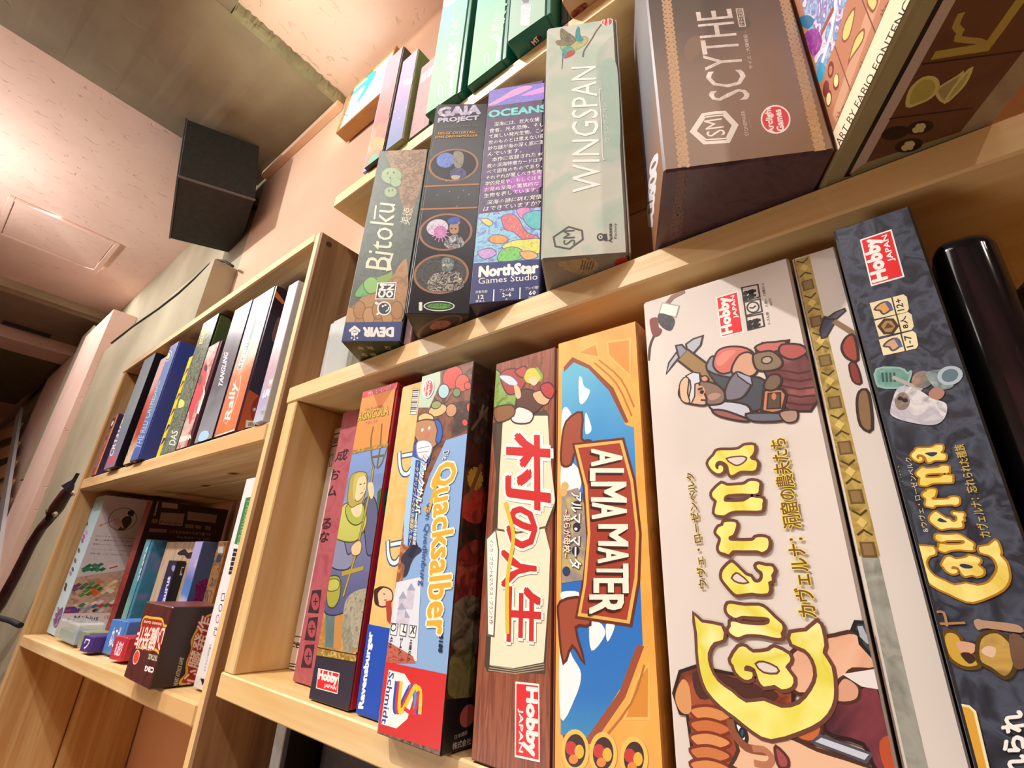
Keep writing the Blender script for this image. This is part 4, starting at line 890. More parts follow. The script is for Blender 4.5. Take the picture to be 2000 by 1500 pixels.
p.poly(ZD(470, 440, 530, 380, 520, 500, 450, 680, 420, 640), art(['a05448', 'b87060', '7c3c34'], 40)); p.poly(ZD(395, 790, 460, 610, 500, 640, 520, 700, 440, 850), art(['b0704c', '8c5038', 'd8a070'], 40))
p.poly(ZD(470, 380, 500, 360, 545, 380, 530, 480, 515, 560, 488, 690, 466, 680), 'a8ccec'); p.poly(ZD(440, 820, 530, 800, 515, 1110, 395, 1100), 'dce0e8')
for x, y in ((450, 880), (480, 850), (460, 950), (445, 920)): p.poly(ZD(x, y, x + 28, y - 2, x + 20, y + 70, x - 8, y + 68), art(['d4d0dc', 'b8b4c8'], 40)); p.poly(ZD(x - 2, y, x + 14, y - 28, x + 30, y), '9ca4bc')
p.poly(ZD(455, 735, 490, 690, 520, 690, 532, 705, 500, 735, 480, 790, 465, 800, 470, 760), '34384c', 3); p.poly(ZD(480, 720, 510, 665, 520, 690, 495, 735), '24283c')
p.poly(ZD(405, 1035, 500, 1090, 510, 1115, 395, 1115), art(['a84c3c', 'c86c58', '7c3428'], 50, stretch=(1, 1, 3)))
p.poly(ZD(398, 1110, 640, 1160, 615, 1445, 370, 1385), 'd42c2c'); p.poly(ZD(370, 1365, 612, 1440, 612, 1475, 370, 1400), art(['4c3428', '8c6c58', '2c201c'], 30))
q = ZD(412, 1140, 470, 1155, 498, 1200, 500, 1250, 480, 1320, 440, 1355, 383, 1338); p.poly(q, WHT)
p.text('Schmidt', ZD(413, 1148)[0], ZD(385, 1335)[0], ZD(432, 1152)[0], '2c3c98', .02)
for dx, c in ((0, '2c4cb8'), (9, 'd8343c'), (18, 'f0c838')):
    p.line(ZD(440 + dx, 1185, 432 + dx, 1280, 448 + dx, 1284, 488 + dx, 1205, 500 + dx, 1215), .012, c, 4); p.line(ZD(488 + dx, 1205, 510 + dx, 1218, 508 + dx, 1300), .012, {'2c4cb8': '3c9cd8', 'd8343c': '2c4cb8', 'f0c838': 'f0c838'}[c], 4)
p.line(ZD(470, 1282, 505, 1298, 522, 1220), .009, 'd8343c', 3)
for x, y in ((432, 985), (466, 988), (500, 993)):
    q = ZD(x - 10, y - 16, x + 14, y - 12, x + 8, y + 30, x - 14, y + 26); p.poly(q, WHT); p.line(q + [q[0]], .002, '3c3c44')
p.line(ZD(470, 975, 464, 1000, 474, 1004), .004, '2c2c34'); p.line(ZD(498, 982, 505, 1008), .004, '2c2c34'); p.line(ZD(508, 982, 492, 1008), .004, '2c2c34'); p.ell(ZD(430, 985)[0], ZD(439, 986)[0], ZD(428, 998)[0], None, 14, '2c2c34', .003)
p.text('45分', ZD(418, 1018)[0], ZD(410, 1060)[0], ZD(430, 1020)[0], '2c2c34', .02); p.text('2~4人', ZD(455, 1022)[0], ZD(446, 1085)[0], ZD(466, 1024)[0], '2c2c34', .02); p.text('10歳以上', ZD(490, 1030)[0], ZD(480, 1108)[0], ZD(500, 1032)[0], '2c2c34', .02)
p.text('88188', ZD(598, 995)[0], ZD(594, 1075)[0], ZD(612, 997)[0], '1c2c4c', .04)
p.ell(ZD(557, 110)[0], ZD(578, 105)[0], ZD(555, 146)[0], WHT); p.ell(ZD(557, 110)[0], ZD(574, 106)[0], ZD(555, 140)[0], 'd8343c'); p.text('Arclight', ZD(557, 82)[0], ZD(550, 138)[0], ZD(568, 82)[0], WHT, .03); p.text('Games', ZD(547, 84)[0], ZD(541, 136)[0], ZD(556, 84)[0], WHT, .03)
p.done()
p = b.paint('front', 'printed_title', 140)
GD = grad('c88c28', 'f0cc6c', 0, .0, .24, .35)
p.text('Quacksalber', ZD(574, 398)[0], ZD(536, 1010)[0], ZD(660, 372)[0], 'e4ac3c', .03, 'fbf3d8', .045)
p.text('Die', ZD(612, 340)[0], ZD(608, 372)[0], ZD(634, 336)[0], WHT, .0, '3c5c8c', .02)
p.line(ZD(600, 420, 575, 500, 558, 560, 546, 545), .012, 'e4ac3c', 4)
p.text('von Quedlinburg', ZD(546, 530)[0], ZD(518, 832)[0], ZD(570, 528)[0], '2c4c94', .0)
p.text('クアックサルバー', ZD(535, 352)[0], ZD(500, 590)[0], ZD(558, 356)[0], WHT, .05, '3c2c3c', .03); p.text('完全日本語版', ZD(506, 592)[0], ZD(500, 682)[0], ZD(518, 594)[0], WHT, .02)
p.poly(ZD(512, 372, 528, 374, 498, 686, 482, 686), '2c4c9c'); p.text('〜クアドリンブルクの治療師たち〜', ZD(514, 378)[0], ZD(484, 682)[0], ZD(526, 380)[0], 'f0dc78', .02)
p.done()
p = b.paint('right')
for a, c in (((704, 140, 780, 140, 760, 300, 700, 290), ['4c3c34', '2c201c', '6c5444']), ((690, 500, 760, 480, 750, 600, 680, 580), ['a83028', 'c84838', '7c201c']), ((660, 720, 750, 670, 745, 880, 650, 890), ['a0342c', '6c2420', 'c05844']), ((650, 900, 740, 880, 730, 1080, 645, 1060), ['5c5448', '8c7c68', '3c342c']), ((640, 1090, 720, 1060, 715, 1240, 630, 1230), ['6c6c3c', '8c8450', '4c4c2c'])):
    p.poly(ZD(*a), art(c, 20), 3)
p.poly(ZD(610, 1250, 720, 1240, 720, 1480, 600, 1475), '1c1a20')
for k in range(8):
    a = k * math.pi / 4; p.line(ZD(728, 440, 728 + 26 * math.cos(a), 440 + 38 * math.sin(a)), .02, 'c8983c')
p.ell(ZD(728, 440)[0], ZD(742, 438)[0], ZD(726, 462)[0], 'd8ac4c'); p.line(ZD(750, 390, 700, 520), .015, '8c5c34')
p.line(ZD(745, 215, 758, 170), .01, '8c7458'); p.line(ZD(715, 260, 775, 180), .01, '7c6450')
p.ell(ZD(700, 1308)[0], ZD(728, 1300)[0], ZD(696, 1350)[0], 'b85c58'); p.text('日本語版', ZD(652, 1396)[0], ZD(700, 1376)[0], ZD(652, 1380)[0], 'c8c0c0', .0); p.text('株式会社', ZD(644, 1434)[0], ZD(712, 1412)[0], ZD(645, 1408)[0], 'c8c0c0', .02); p.done()
# --- village game
b = GameBox('board_game_box', 'brown wood-grain game box with big red Japanese characters on an open book', 'board game',
            -.874, 1.0, S2, .226, .85, 1.0, 0, dict(all=ink('5c2c1c'), front=art(['8c4830', '9c583c', '7a3a26', 'a4603f'], 14, .4, .6, 5, (8, 1, .6)), top=ink('7a3a26')), sf=.03)
p = b.paint('front')
p.poly(ZE(105, 330, 140, 300, 292, 280, 300, 300, 300, 460, 326, 600, 290, 690, 300, 730, 306, 860, 288, 1180, 90, 1172, 80, 1150, 108, 680, 120, 500), '4c3c30')
p.poly(ZE(143, 318, 230, 300, 296, 300, 304, 440, 322, 590, 288, 676, 190, 696, 125, 684, 132, 500), 'e8e0c0', 0); p.poly(ZE(118, 690, 190, 702, 285, 682, 304, 760, 300, 900, 282, 1140, 180, 1160, 98, 1148, 112, 880), 'ece4c6', 0)
p.line(ZE(120, 686, 200, 698, 290, 680), .004, '6c5c48'); 
for k in range(3): p.line(ZE(100 - k * 3, 1150 + k * 8, 185, 1164 + k * 7, 284, 1146 + k * 9), .002, 'a89c80')
p.poly(ZE(88, 720, 118, 690, 128, 760, 112, 1050, 92, 1045), 'f4f0e4', 0, '6c5c48', .003)
p.text('インカ・ブラント&マルクス・ブラント作', ZE(98, 722)[0], ZE(96, 1010)[0], ZE(112, 722)[0], '2c2420', .0, res=1)
# couple
p.poly(ZE(112, 150, 140, 160, 190, 215, 180, 270, 108, 272), art(['6c8c3c', '8cac50', '4c6c2c'], 30), 3, '2c3c18', .003)
p.poly(ZE(135, 160, 180, 140, 222, 165, 205, 210, 160, 225), 'a83c34', 4, '4c1c18', .003); p.poly(ZE(130, 165, 170, 165, 195, 192, 165, 195), 'c8d4dc', 3, '5c6c7c', .002); p.poly(ZE(185, 150, 215, 132, 226, 145, 212, 170), 'b84840', 3, '4c1c18', .003)
p.poly(ZE(215, 170, 230, 140, 262, 140, 275, 165, 265, 185, 230, 190), 'e8c44c', 4, '7c5c1c', .003); p.poly(ZE(232, 182, 240, 168, 258, 170, 262, 186, 248, 198), 'f0c8a4', 3); p.line(ZE(258, 138, 276, 165, 270, 182), .008, '7ca84c', 3)
p.poly(ZE(190, 240, 220, 210, 262, 225, 280, 260, 250, 290, 200, 310), '5c3424', 4, '2c1810', .003); p.poly(ZE(245, 225, 280, 215, 305, 235, 290, 262, 262, 256), 'e0b088', 3, '4c2c1c', .002); p.poly(ZE(272, 200, 300, 188, 318, 210, 308, 240, 285, 230), 'b83434', 4, '4c1414', .003)
p.poly(ZE(180, 290, 200, 270, 245, 290, 235, 322, 190, 325, 172, 310), art(['e8e0dc', 'c84840'], 60, const=True), 3, '4c2020', .003); p.poly(ZE(115, 275, 175, 265, 180, 300, 125, 322), '8c5c34', 3, '3c2414', .003)
p.poly(ZE(182, 195, 200, 205, 205, 235, 190, 240), 'e8bc94', 3)
hobby(p, ZE(190, 1212)[0], ZE(188, 1455)[0], ZE(264, 1220)[0]); p.done()
p = b.paint('front', 'printed_title', 90)
for s_, a, bb_, c in (('村', (165, 362), (160, 475), (290, 366)), ('の', (160, 612), (158, 745), (258, 612)), ('人', (140, 760), (140, 880), (255, 760)), ('生', (165, 885), (160, 1065), (272, 888))):
    if s_ == '村': a, bb_, c = (160, 362), (155, 600), (300, 366)
    p.text(s_, ZE(*a)[0], ZE(*bb_)[0], ZE(*c)[0], 'cc2c2c', .035, 'fbf6e8', .05)
p.line(ZE(152, 598, 168, 650, 180, 720, 160, 860, 160, 1040), .012, 'd8c040', 4)
p.done()
# --- school game
b = GameBox('board_game_box', 'orange-framed game box with a sky picture and a red banner of white capital letters', 'board game',
            -.646, .998, S2, .234, .85, 1.006, 0, dict(all=ink('b87028'), front=art(['e8a040', 'f0b054', 'e49a3c'], 6), right=art(['c88030', 'a86424', 'd89040'], 8), top=ink('e89c38')), sf=.0)
p = b.paint('front')
sky = grad('4cb0b4', '68b8d8', 2, .05, 1.0, .35, ['2c78c4', '2c6cc0', '3c8cd0'], .1)
p.poly(ZE(345, 145, 380, 110, 450, 140, 520, 220, 560, 330, 590, 340, 620, 1080, 575, 1180, 480, 1330, 420, 1410, 340, 1385), sky)
p.poly(ZE(380, 100, 440, 128, 520, 205, 572, 322, 560, 325, 505, 215, 435, 140, 385, 118, 352, 150, 350, 135), '8c4428'); p.poly(ZE(600, 1080, 625, 1085, 560, 1260, 450, 1420, 350, 1400, 345, 1385, 430, 1395, 540, 1240), '9c4c30')
for a in ((400, 85, 460, 55, 470, 100), (500, 50, 575, 40, 575, 160, 505, 95), (600, 1200, 640, 1150, 640, 1330, 560, 1330)): p.poly(ZE(*a), 'd88c34', 0, 'f0b860', .004)
for a in ((455, 120, 530, 190, 582, 300), (470, 110, 545, 175, 590, 270), (470, 1420, 580, 1280, 625, 1150)): p.line(ZE(*a), .004, 'b8702c', 3)
for a in ((402, 175, 412, 170, 420, 200, 440, 215, 425, 250, 405, 255), (345, 290, 360, 270, 380, 300, 395, 330, 380, 360, 345, 380), (425, 290, 440, 320, 445, 350, 425, 360), (345, 460, 380, 460, 410, 500, 400, 560, 345, 560), (440, 1000, 480, 1010, 490, 1050, 445, 1100), (495, 1010, 525, 1015, 500, 1070), (340, 1040, 380, 1120, 410, 1180, 390, 1260, 340, 1330), (345, 900, 400, 900, 395, 930, 345, 925)): p.poly(ZE(*a), 'eef2f4', 4)
p.poly(ZE(345, 395, 360, 320, 412, 290, 410, 380, 440, 385, 390, 420, 375, 465, 345, 465), 'a04c34', 3, '5c241c', .004); p.poly(ZE(340, 935, 420, 925, 440, 1010, 390, 1020, 420, 1140, 380, 1080, 350, 1140, 335, 1000), 'a04c34', 3, '5c241c', .004)
p.poly(ZE(385, 398, 552, 380, 590, 520, 610, 700, 605, 860, 578, 1012, 395, 985, 415, 880, 430, 700, 420, 540), 'e0b45c', 0, '6c2c18', .004)
p.poly(ZE(400, 410, 542, 393, 578, 525, 597, 700, 592, 850, 566, 996, 410, 972, 428, 870, 442, 700, 432, 540), 'a43c28')
p.poly(ZE(345, 560, 400, 545, 420, 600, 428, 720, 415, 860, 345, 870), art(['c8b468', 'a89480', '8c8480', 'd8c48c'], 18)); p.dots(ZE(395, 605, 395, 680, 392, 760, 355, 540, 350, 560, 360, 830), .011, [ink('2c2c3c'), ink('2c2c3c'), ink('2c2c3c'), ink('d8b06c'), ink('d8b06c'), ink('2c3c64')], 10)
for (x, y) in ((390, 1440), (485, 1450), (590, 1465)):
    p.ell(ZE(x, y)[0], ZE(x + 42, y + 4)[0], ZE(x - 2, y + 66)[0], '3c1c20', 24, 'e8c05c', .008)
    p.ell(ZE(x - 14, y - 8)[0], ZE(x + 6, y - 6)[0], ZE(x - 14, y + 16)[0], 'c8342c'); p.ell(ZE(x + 14, y + 4)[0], ZE(x + 30, y + 6)[0], ZE(x + 13, y + 28)[0], 'e8b43c'); p.ell(ZE(x - 6, y + 30)[0], ZE(x + 10, y + 32)[0], ZE(x - 8, y + 46)[0], 'e8883c')
p.done()
p = b.paint('front', 'printed_title', 90)
for i, (ch, y0, y1, xb, xt) in enumerate((('A', 415, 470, 447, 560), ('L', 482, 520, 443, 566), ('M', 528, 590, 447, 574), ('A', 598, 650, 450, 576), ('M', 672, 740, 472, 580), ('A', 750, 800, 470, 582), ('T', 806, 848, 466, 582), ('E', 856, 900, 456, 582), ('R', 912, 972, 442, 566))):
    for off, c in ((8, '3c1410'), (0, 'f6ecd8')):
        p.text(ch, ZE(xb - off * .7, y0 + off)[0], ZE(xb - off * .7, y1 + off)[0], ZE(xt - off * .7 - 12, y0 + off)[0], c, .03)
p.text('アルマ・マータ', ZE(378, 560)[0], ZE(372, 815)[0], ZE(415, 562)[0], WHT, .03, '4c4c54', .03); p.text('~我らが母校~', ZE(352, 620)[0], ZE(350, 782)[0], ZE(376, 620)[0], 'f4ecd4', .02, '8c2c24', .03)
p.done()
# --- big white cave game
LINEN = art(['d8ccc2', 'ded3c9', 'd2c6bc'], 3, .55, .3, 2)
b = GameBox('board_game_box', 'large linen-white game box with a bald miner in grey and giant yellow lettering', 'board game',
            -.391, .998, S2, .326, .72, 1.052, 0, dict(all=ink('d8ccc2', .55), front=LINEN, left=ink('c8beb4', .55)), sf=0, bevel=.0015)
p = b.paint('front', 'printed_artwork')
OL = '3c2c28'; YL = art(['e6de58', 'f0ec88', 'e0d448', 'f6f2a8'], 12, .45, .5, 2); BR = '6c4034'
hobby(p, ZT(1250, 1335)[0], ZT(1195, 955)[0], ZT(1050, 1385)[0])
for y, kk in ((0, 0), (142, 1), (285, 2)):
    q = ZT(1243 + y * .155, 910 + y, 1400 + y * .155, 878 + y, 1420 + y * .155, 1000 + y, 1262 + y * .155, 1040 + y); p.line(q + [q[0]], .003, '3c3834')
    if kk == 1: p.ell(ZT(1353, 1100)[0], ZT(1410, 1090)[0], ZT(1362, 1150)[0], None, 24, '3c3834', .003); p.line(ZT(1320, 1105, 1353, 1108, 1380, 1085), .003, '3c3834')
    else:
        for dy in (0, 45):
            x0 = 1278 + y * .155; p.line(ZT(x0 + 5, 965 + y + dy - 5, x0 + 100, 938 + y + dy), .006, '1c1c1c'); p.line(ZT(x0 + 40, 955 + y + dy, x0 + 75, 945 + y + dy), .011, '1c1c1c'); p.dots(ZT(x0 + 2, 964 + y + dy), .006, [ink('1c1c1c')], 8)
p.text('12歳以上', ZT(1480, 985)[0], ZT(1458, 858)[0], ZT(1450, 990)[0], OL, .0); p.text('人数×', ZT(1500, 1098)[0], ZT(1488, 1020)[0], ZT(1472, 1102)[0], OL, 0); p.text('30分', ZT(1545, 1085)[0], ZT(1530, 1010)[0], ZT(1518, 1088)[0], OL, 0); p.text('1~7人用', ZT(1525, 1262)[0], ZT(1508, 1150)[0], ZT(1495, 1265)[0], OL, 0)
# connector drawing in the corner
p.line(ZT(520, 1060, 570, 1000, 680, 945), .012, '8c6058'); p.poly(ZT(470, 1060, 630, 1090, 600, 1195, 440, 1160), 'efece0', 0, 'a8a49c', .002); p.poly(ZT(440, 1160, 560, 1190, 590, 1245, 550, 1330, 470, 1300, 425, 1230), art(['4c4c50', '2c2c30', '5c5c60'], 60), 3)
p.poly(ZT(350, 1215, 425, 1205, 430, 1290, 465, 1320, 440, 1375, 380, 1385, 350, 1290), '7c342c', 3); p.line(ZT(385, 1385, 360, 1440, 345, 1500, 335, 1620), .006, '4c201c')
# miner with pick
p.poly(ZF(150, 718, 165, 660, 205, 605, 222, 625, 185, 670), 'b4b8c0', 0, OL, .003); p.poly(ZF(270, 600, 262, 555, 300, 528, 352, 510, 340, 560, 300, 605), 'b8bcc4', 0, OL, .003); p.poly(ZF(205, 565, 235, 560, 275, 600, 262, 625, 245, 640, 222, 632), '9094a4', 0, OL, .003)
p.line(ZF(250, 622, 340, 690, 470, 800, 640, 925), .038, OL); p.line(ZF(250, 622, 340, 690, 470, 800, 640, 925), .028, 'a08050')
p.poly(ZF(655, 590, 690, 550, 760, 550, 835, 535, 830, 565, 900, 560, 940, 590, 935, 620, 960, 660, 1000, 870, 960, 930, 850, 930, 780, 880, 700, 700), art(['8c5450', '6c3c3c', '7c4848', 'a0605c'], 18), 0, OL, .003)
p.poly(ZF(650, 575, 700, 550, 760, 545, 820, 540, 800, 580, 700, 605), 'c87068', 3, OL, .003); p.poly(ZF(800, 560, 900, 560, 940, 600, 860, 640, 790, 610), 'b45c58', 3, OL, .003)
for k in range(5): p.line(ZF(780 + k * 8, 700 + k * 45, 900, 720 + k * 44, 985, 700 + k * 48), .004, '54302c')
p.poly(ZF(380, 700, 410, 640, 480, 680, 560, 730, 700, 760, 700, 900, 600, 930, 520, 880), '4c5058', 4, OL, .003)
p.poly(ZF(380, 700, 400, 630, 440, 640, 530, 720, 500, 740), '8c94a4', 3, OL, .003)
p.poly(ZF(415, 660, 440, 595, 500, 572, 580, 575, 635, 605, 600, 640, 530, 700, 470, 720, 430, 700), 'd87468', 4, OL, .003); p.poly(ZF(430, 650, 470, 600, 540, 590, 500, 640, 450, 680), 'e89080', 3)
p.poly(ZF(520, 690, 560, 620, 620, 605, 665, 660, 650, 720, 590, 740, 530, 725), 'd8a488', 4, OL, .003)
p.poly(ZF(640, 620, 690, 600, 750, 600, 800, 650, 780, 690, 700, 705, 655, 690), '8c7860', 4, OL, .003); p.ell(ZF(715, 645)[0], ZF(745, 640)[0], ZF(718, 665)[0], 'b8a48c', 16, OL, .003)
p.poly(ZF(480, 830, 500, 770, 545, 715, 600, 740, 625, 780, 580, 850, 520, 870, 485, 865), '7c7884', 4, OL, .003); p.poly(ZF(545, 712, 625, 740, 632, 785, 610, 775, 555, 735), 'a8acc0', 0, OL, .002)
p.poly(ZF(700, 820, 740, 808, 800, 812, 822, 840, 800, 930, 750, 942, 690, 930), 'd0845c', 0, OL, .004); p.poly(ZF(725, 835, 790, 830, 790, 915, 718, 918), '5c4c3c', 0, OL, .002); p.ell(ZF(755, 850)[0], ZF(768, 850)[0], ZF(755, 870)[0], 'd0845c', 12)
p.poly(ZF(700, 790, 730, 735, 780, 730, 795, 770, 760, 810, 715, 812), '7c6450', 3, OL, .003)
p.poly(ZF(390, 900, 480, 880, 600, 900, 620, 950, 560, 970, 460, 950), 'c8ccd8', 3, OL, .003); p.poly(ZF(410, 930, 470, 930, 560, 960, 615, 985, 560, 985, 450, 960), 'a0605c', 3, OL, .003); p.poly(ZF(600, 950, 700, 945, 800, 950, 800, 985, 640, 988), '6c707c', 3, OL, .003); p.poly(ZF(790, 940, 880, 930, 880, 985, 820, 992), 'b09080', 3, OL, .002)
p.poly(ZF(222, 840, 235, 780, 262, 750, 310, 735, 350, 740, 385, 780, 390, 850, 370, 895, 320, 895, 260, 880), 'e0b490', 4, OL, .003)
p.poly(ZF(335, 770, 385, 770, 440, 790, 475, 830, 470, 880, 420, 895, 380, 890, 375, 850), '8c7060', 4, OL, .003); p.poly(ZF(385, 845, 420, 830, 458, 840, 430, 865, 395, 870), 'b89080', 3); p.poly(ZF(322, 800, 350, 790, 368, 820, 350, 850, 325, 840), 'd8a080', 3)
p.poly(ZF(262, 735, 300, 715, 335, 720, 340, 770, 310, 780, 308, 850, 290, 888, 272, 885, 290, 800, 285, 760), 'd8dce4', 0, OL, .002); p.line(ZF(330, 810, 352, 805), .005, '2c2424'); p.dots(ZF(350, 825), .005, [ink('2c2424')]); p.line(ZF(345, 870, 375, 872), .004, OL)
p.poly(ZF(345, 745, 372, 735, 385, 755, 360, 768), 'd89484', 3, OL, .002)
p.poly(ZF(225, 790, 250, 745, 275, 755, 268, 830, 280, 885, 235, 870), 'e4c09c', 3, OL, .002)
# red-haired hero below
p.poly(ZG(195, 1080, 230, 960, 320, 930, 500, 970, 700, 1000, 860, 1040, 860, 1150, 560, 1250, 560, 1500, 330, 1500, 300, 1400, 270, 1190, 230, 1185), art(['8c3c20', 'a85030', '5c2818', 'c87848'], 12), 0, '2c1814', .004)
for i in range(5):
    y = 1170 + i * 75; p.poly(ZG(285, y, 380, y - 20, 480, y + 10, 510, y + 45, 440, y + 70, 340, y + 60), ['d88c50', 'c87038', 'dc9458', 'cc7840', 'd88c50'][i], 4, '7c3018', .003)
p.poly(ZG(200, 1100, 240, 1000, 280, 1040, 290, 1180, 235, 1185), 'd89860', 3)
p.poly(ZG(300, 960, 420, 960, 600, 1010, 780, 1080, 700, 1130, 500, 1080, 340, 1110), '4c2820', 4)
p.poly(ZG(520, 1230, 620, 1260, 850, 1330, 1000, 1400, 1220, 1470, 1240, 1510, 560, 1510, 560, 1400), 'e8bc98', 3, '4c2c20', .004)
p.poly(ZG(860, 850, 1000, 780, 1100, 755, 1210, 740, 1290, 820, 1330, 935, 1200, 940, 1150, 990, 1100, 1050, 900, 1080, 850, 1000), art(['e8b898', 'dca484', 'f0c8ac'], 8), 3, '4c2c20', .004)
p.poly(ZG(1205, 720, 1220, 682, 1270, 685, 1325, 860, 1320, 880, 1250, 800, 1240, 740), '3c4048', 0, '1c1c20', .004); p.poly(ZG(1225, 700, 1255, 700, 1300, 800, 1280, 800, 1240, 760), 'a8b0b8')
p.poly(ZG(1080, 1130, 1240, 1050, 1340, 1050, 1450, 1500, 1330, 1500, 1260, 1360, 1050, 1290), art(['5c2c3c', '7c3840', '44202c', 'a04c40'], 10), 3, '2c1418', .004); p.poly(ZG(1350, 1350, 1440, 1320, 1462, 1500, 1380, 1500), 'b8502c', 3)
p.poly(ZG(1100, 1060, 1150, 990, 1230, 1040, 1225, 1110, 1150, 1130, 1090, 1110), 'd8a084', 4, '4c2c20', .003); p.poly(ZG(1140, 970, 1330, 940, 1370, 1060, 1250, 1040), 'e4dcd8')
p.poly(ZG(870, 1310, 960, 1260, 1020, 1240, 1010, 1320, 950, 1350), 'c86838', 3, '4c2c20', .003)
p.poly(ZG(980, 1350, 1020, 1320, 1300, 1420, 1270, 1460), 'c8ccd8', 0, '4c4c58', .003)
p.poly(ZG(540, 1245, 580, 1270, 600, 1320, 590, 1350, 560, 1310), 'f4f4f4', 3, '2c2020', .004); p.ell(ZG(578, 1300)[0], ZG(592, 1300)[0], ZG(578, 1325)[0], '34506c', 16, '1c2020', .003)
p.line(ZG(510, 1230, 530, 1300, 600, 1380, 700, 1400), .012, '8c5034', 4); p.line(ZG(640, 1390, 700, 1395, 745, 1440, 720, 1480, 650, 1470), .009, 'b87858', 4)
p.poly(ZG(770, 1380, 830, 1440, 832, 1490, 790, 1490, 770, 1430), 'a0504c', 3, '5c2c28', .003)
p.done()
p = b.paint('front', 'printed_title', 150)
LET = []
def letter(Z, pts, holes=()):
    q = smooth([p.loc(t) for t in Z(*pts)], 2); hs = [smooth([p.loc(t) for t in Z(*h)], 2) for h in holes]; LET.append((q, hs))
    p.lline(q + [q[0]], .011, BR); p.lpoly(q, YL)
    for hq in hs: p.lline(hq + [hq[0]], .006, BR); p.lpoly(hq, LINEN)
ZX = Zm(1360, 840, 6); ZY = Zm(1380, 1040, 6)
letter(ZX, (145,390, 170,345, 215,300, 240,255, 290,240, 400,240, 500,230, 560,190, 620,180, 675,185, 680,240, 660,290, 630,320, 650,350, 700,365, 715,400, 695,470, 620,480, 520,480, 450,520, 410,530, 390,490, 380,430, 350,390, 300,365, 250,370, 225,410, 235,450, 265,465, 265,430, 290,415, 320,440, 310,490, 260,510, 200,480, 160,430), ((370,340, 500,320, 570,325, 580,345, 540,385, 480,410, 430,390),))
letter(ZX, (190,745, 220,700, 300,630, 360,655, 480,650, 570,640, 620,605, 680,600, 740,620, 735,680, 725,740, 640,750, 540,745, 380,755, 330,790, 330,835, 380,845, 560,840, 640,790, 700,795, 780,810, 775,870, 765,940, 640,945, 460,945, 380,970, 330,1000, 260,995, 220,970, 235,880, 245,830, 200,790))
letter(ZX, (240,1190, 270,1140, 320,1120, 330,1085, 400,1075, 465,1085, 470,1130, 450,1190, 430,1230, 385,1250, 390,1290, 450,1300, 660,1300, 700,1265, 770,1255, 840,1275, 850,1340, 830,1400, 770,1430, 720,1410, 560,1410, 430,1410, 390,1455, 340,1440, 280,1420, 270,1370, 290,1310, 290,1260, 250,1220))
letter(ZY, (190,470, 220,420, 290,355, 340,380, 460,500, 520,520, 550,570, 600,590, 650,565, 665,510, 655,460, 610,430, 590,395, 620,375, 700,395, 770,400, 790,450, 760,500, 770,560, 725,580, 735,640, 720,710, 600,715, 540,705, 440,715, 360,725, 310,690, 240,610, 190,540), ((310,535, 355,485, 400,510, 480,580, 380,580),))
letter(ZY, (240,900, 260,840, 330,840, 450,860, 620,860, 700,900, 800,1000, 880,1070, 895,1130, 870,1180, 880,1230, 800,1230, 640,1195, 480,1190, 420,1210, 370,1225, 310,1200, 265,1150, 290,1100, 290,1050, 340,1045, 420,1070, 560,1085, 680,1085, 740,1060, 740,1010, 680,990, 500,980, 420,975, 350,1000, 300,980, 260,950))
letter(ZG, (515, 890, 560, 820, 600, 820, 640, 850, 730, 840, 760, 820, 840, 860, 845, 900, 820, 930, 865, 990, 855, 1040, 800, 1055, 760, 1030, 700, 1040, 670, 1000, 650, 940, 600, 920, 590, 950, 635, 960, 630, 995, 590, 1000, 545, 960, 530, 920), ((660, 915, 700, 905, 770, 935, 770, 960, 700, 955),))
letter(ZG, (310, 640, 350, 680, 460, 700, 470, 775, 420, 790, 385, 850, 395, 930, 440, 1010, 520, 1070, 600, 1130, 700, 1120, 800, 1160, 900, 1140, 970, 1060, 1000, 980, 980, 890, 930, 830, 860, 800, 855, 740, 940, 730, 1000, 680, 1025, 720, 1040, 810, 1030, 850, 1080, 930, 1095, 1060, 1080, 1150, 1020, 1230, 900, 1290, 740, 1335, 640, 1290, 540, 1210, 460, 1150, 380, 1060, 345, 960, 330, 850, 325, 740))
p.text('ウヴェ・ローゼンベルク', (1382, 1148), (1355, 922), (1366, 1150), BR, .02, 'e8dc70', .035)
p.text('カヴェルナ：洞窟の農夫たち', ZG(1005, 650)[0], (1535, 855), ZG(895, 650)[0], '7c5028', .02, 'e6da60', .045)
p.done()
# --- second white box behind it with gold chain border
b = GameBox('board_game_box', 'white box with gold chain border strip, between the miner box and the black rock-patterned box', 'board game', -.06, 1.008, S2, .077, .72, 1.05, 0, dict(all=ink('d8ccc2', .55), front=LINEN), sf=0)
p = b.paint('front')
p.poly(ZF(838, 60, 870, 70, 960, 480, 1000, 700, 1145, 1500, 1120, 1500, 1000, 850, 940, 600, 905, 350), '2c2420')
A0, A1 = p.loc(ZF(862, 75)[0])[0], 0
p.lpoly([(.006, 0), (.030, 0), (.030, .5), (.006, .5)], art(['8c8c80', 'a4a498', '747468'], 20)); p.lpoly([(.004, .45), (.032, .45), (.032, 1.045), (.004, 1.045)], art(['a08438', 'c0a458', '7c6428'], 30))
for k in range(14):
    z = 1.02 - k * .043
    if k % 2: p.lpoly([(.008, z - .012), (.028, z - .012), (.028, z + .012), (.008, z + .012)], '6c5428'); p.lpoly([(.011, z - .009), (.025, z - .009), (.025, z + .009), (.011, z + .009)], '8c7048')
    else: p.lline([(.008, z - .02), (.018, z - .012), (.028, z - .02)], .003, '4c3c1c'); p.lline([(.008, z + .02), (.018, z + .012), (.028, z + .02)], .003, '4c3c1c'); p.lpoly([(.010, z), (.018, z + .009), (.026, z), (.018, z - .009)], 'd8bc68')
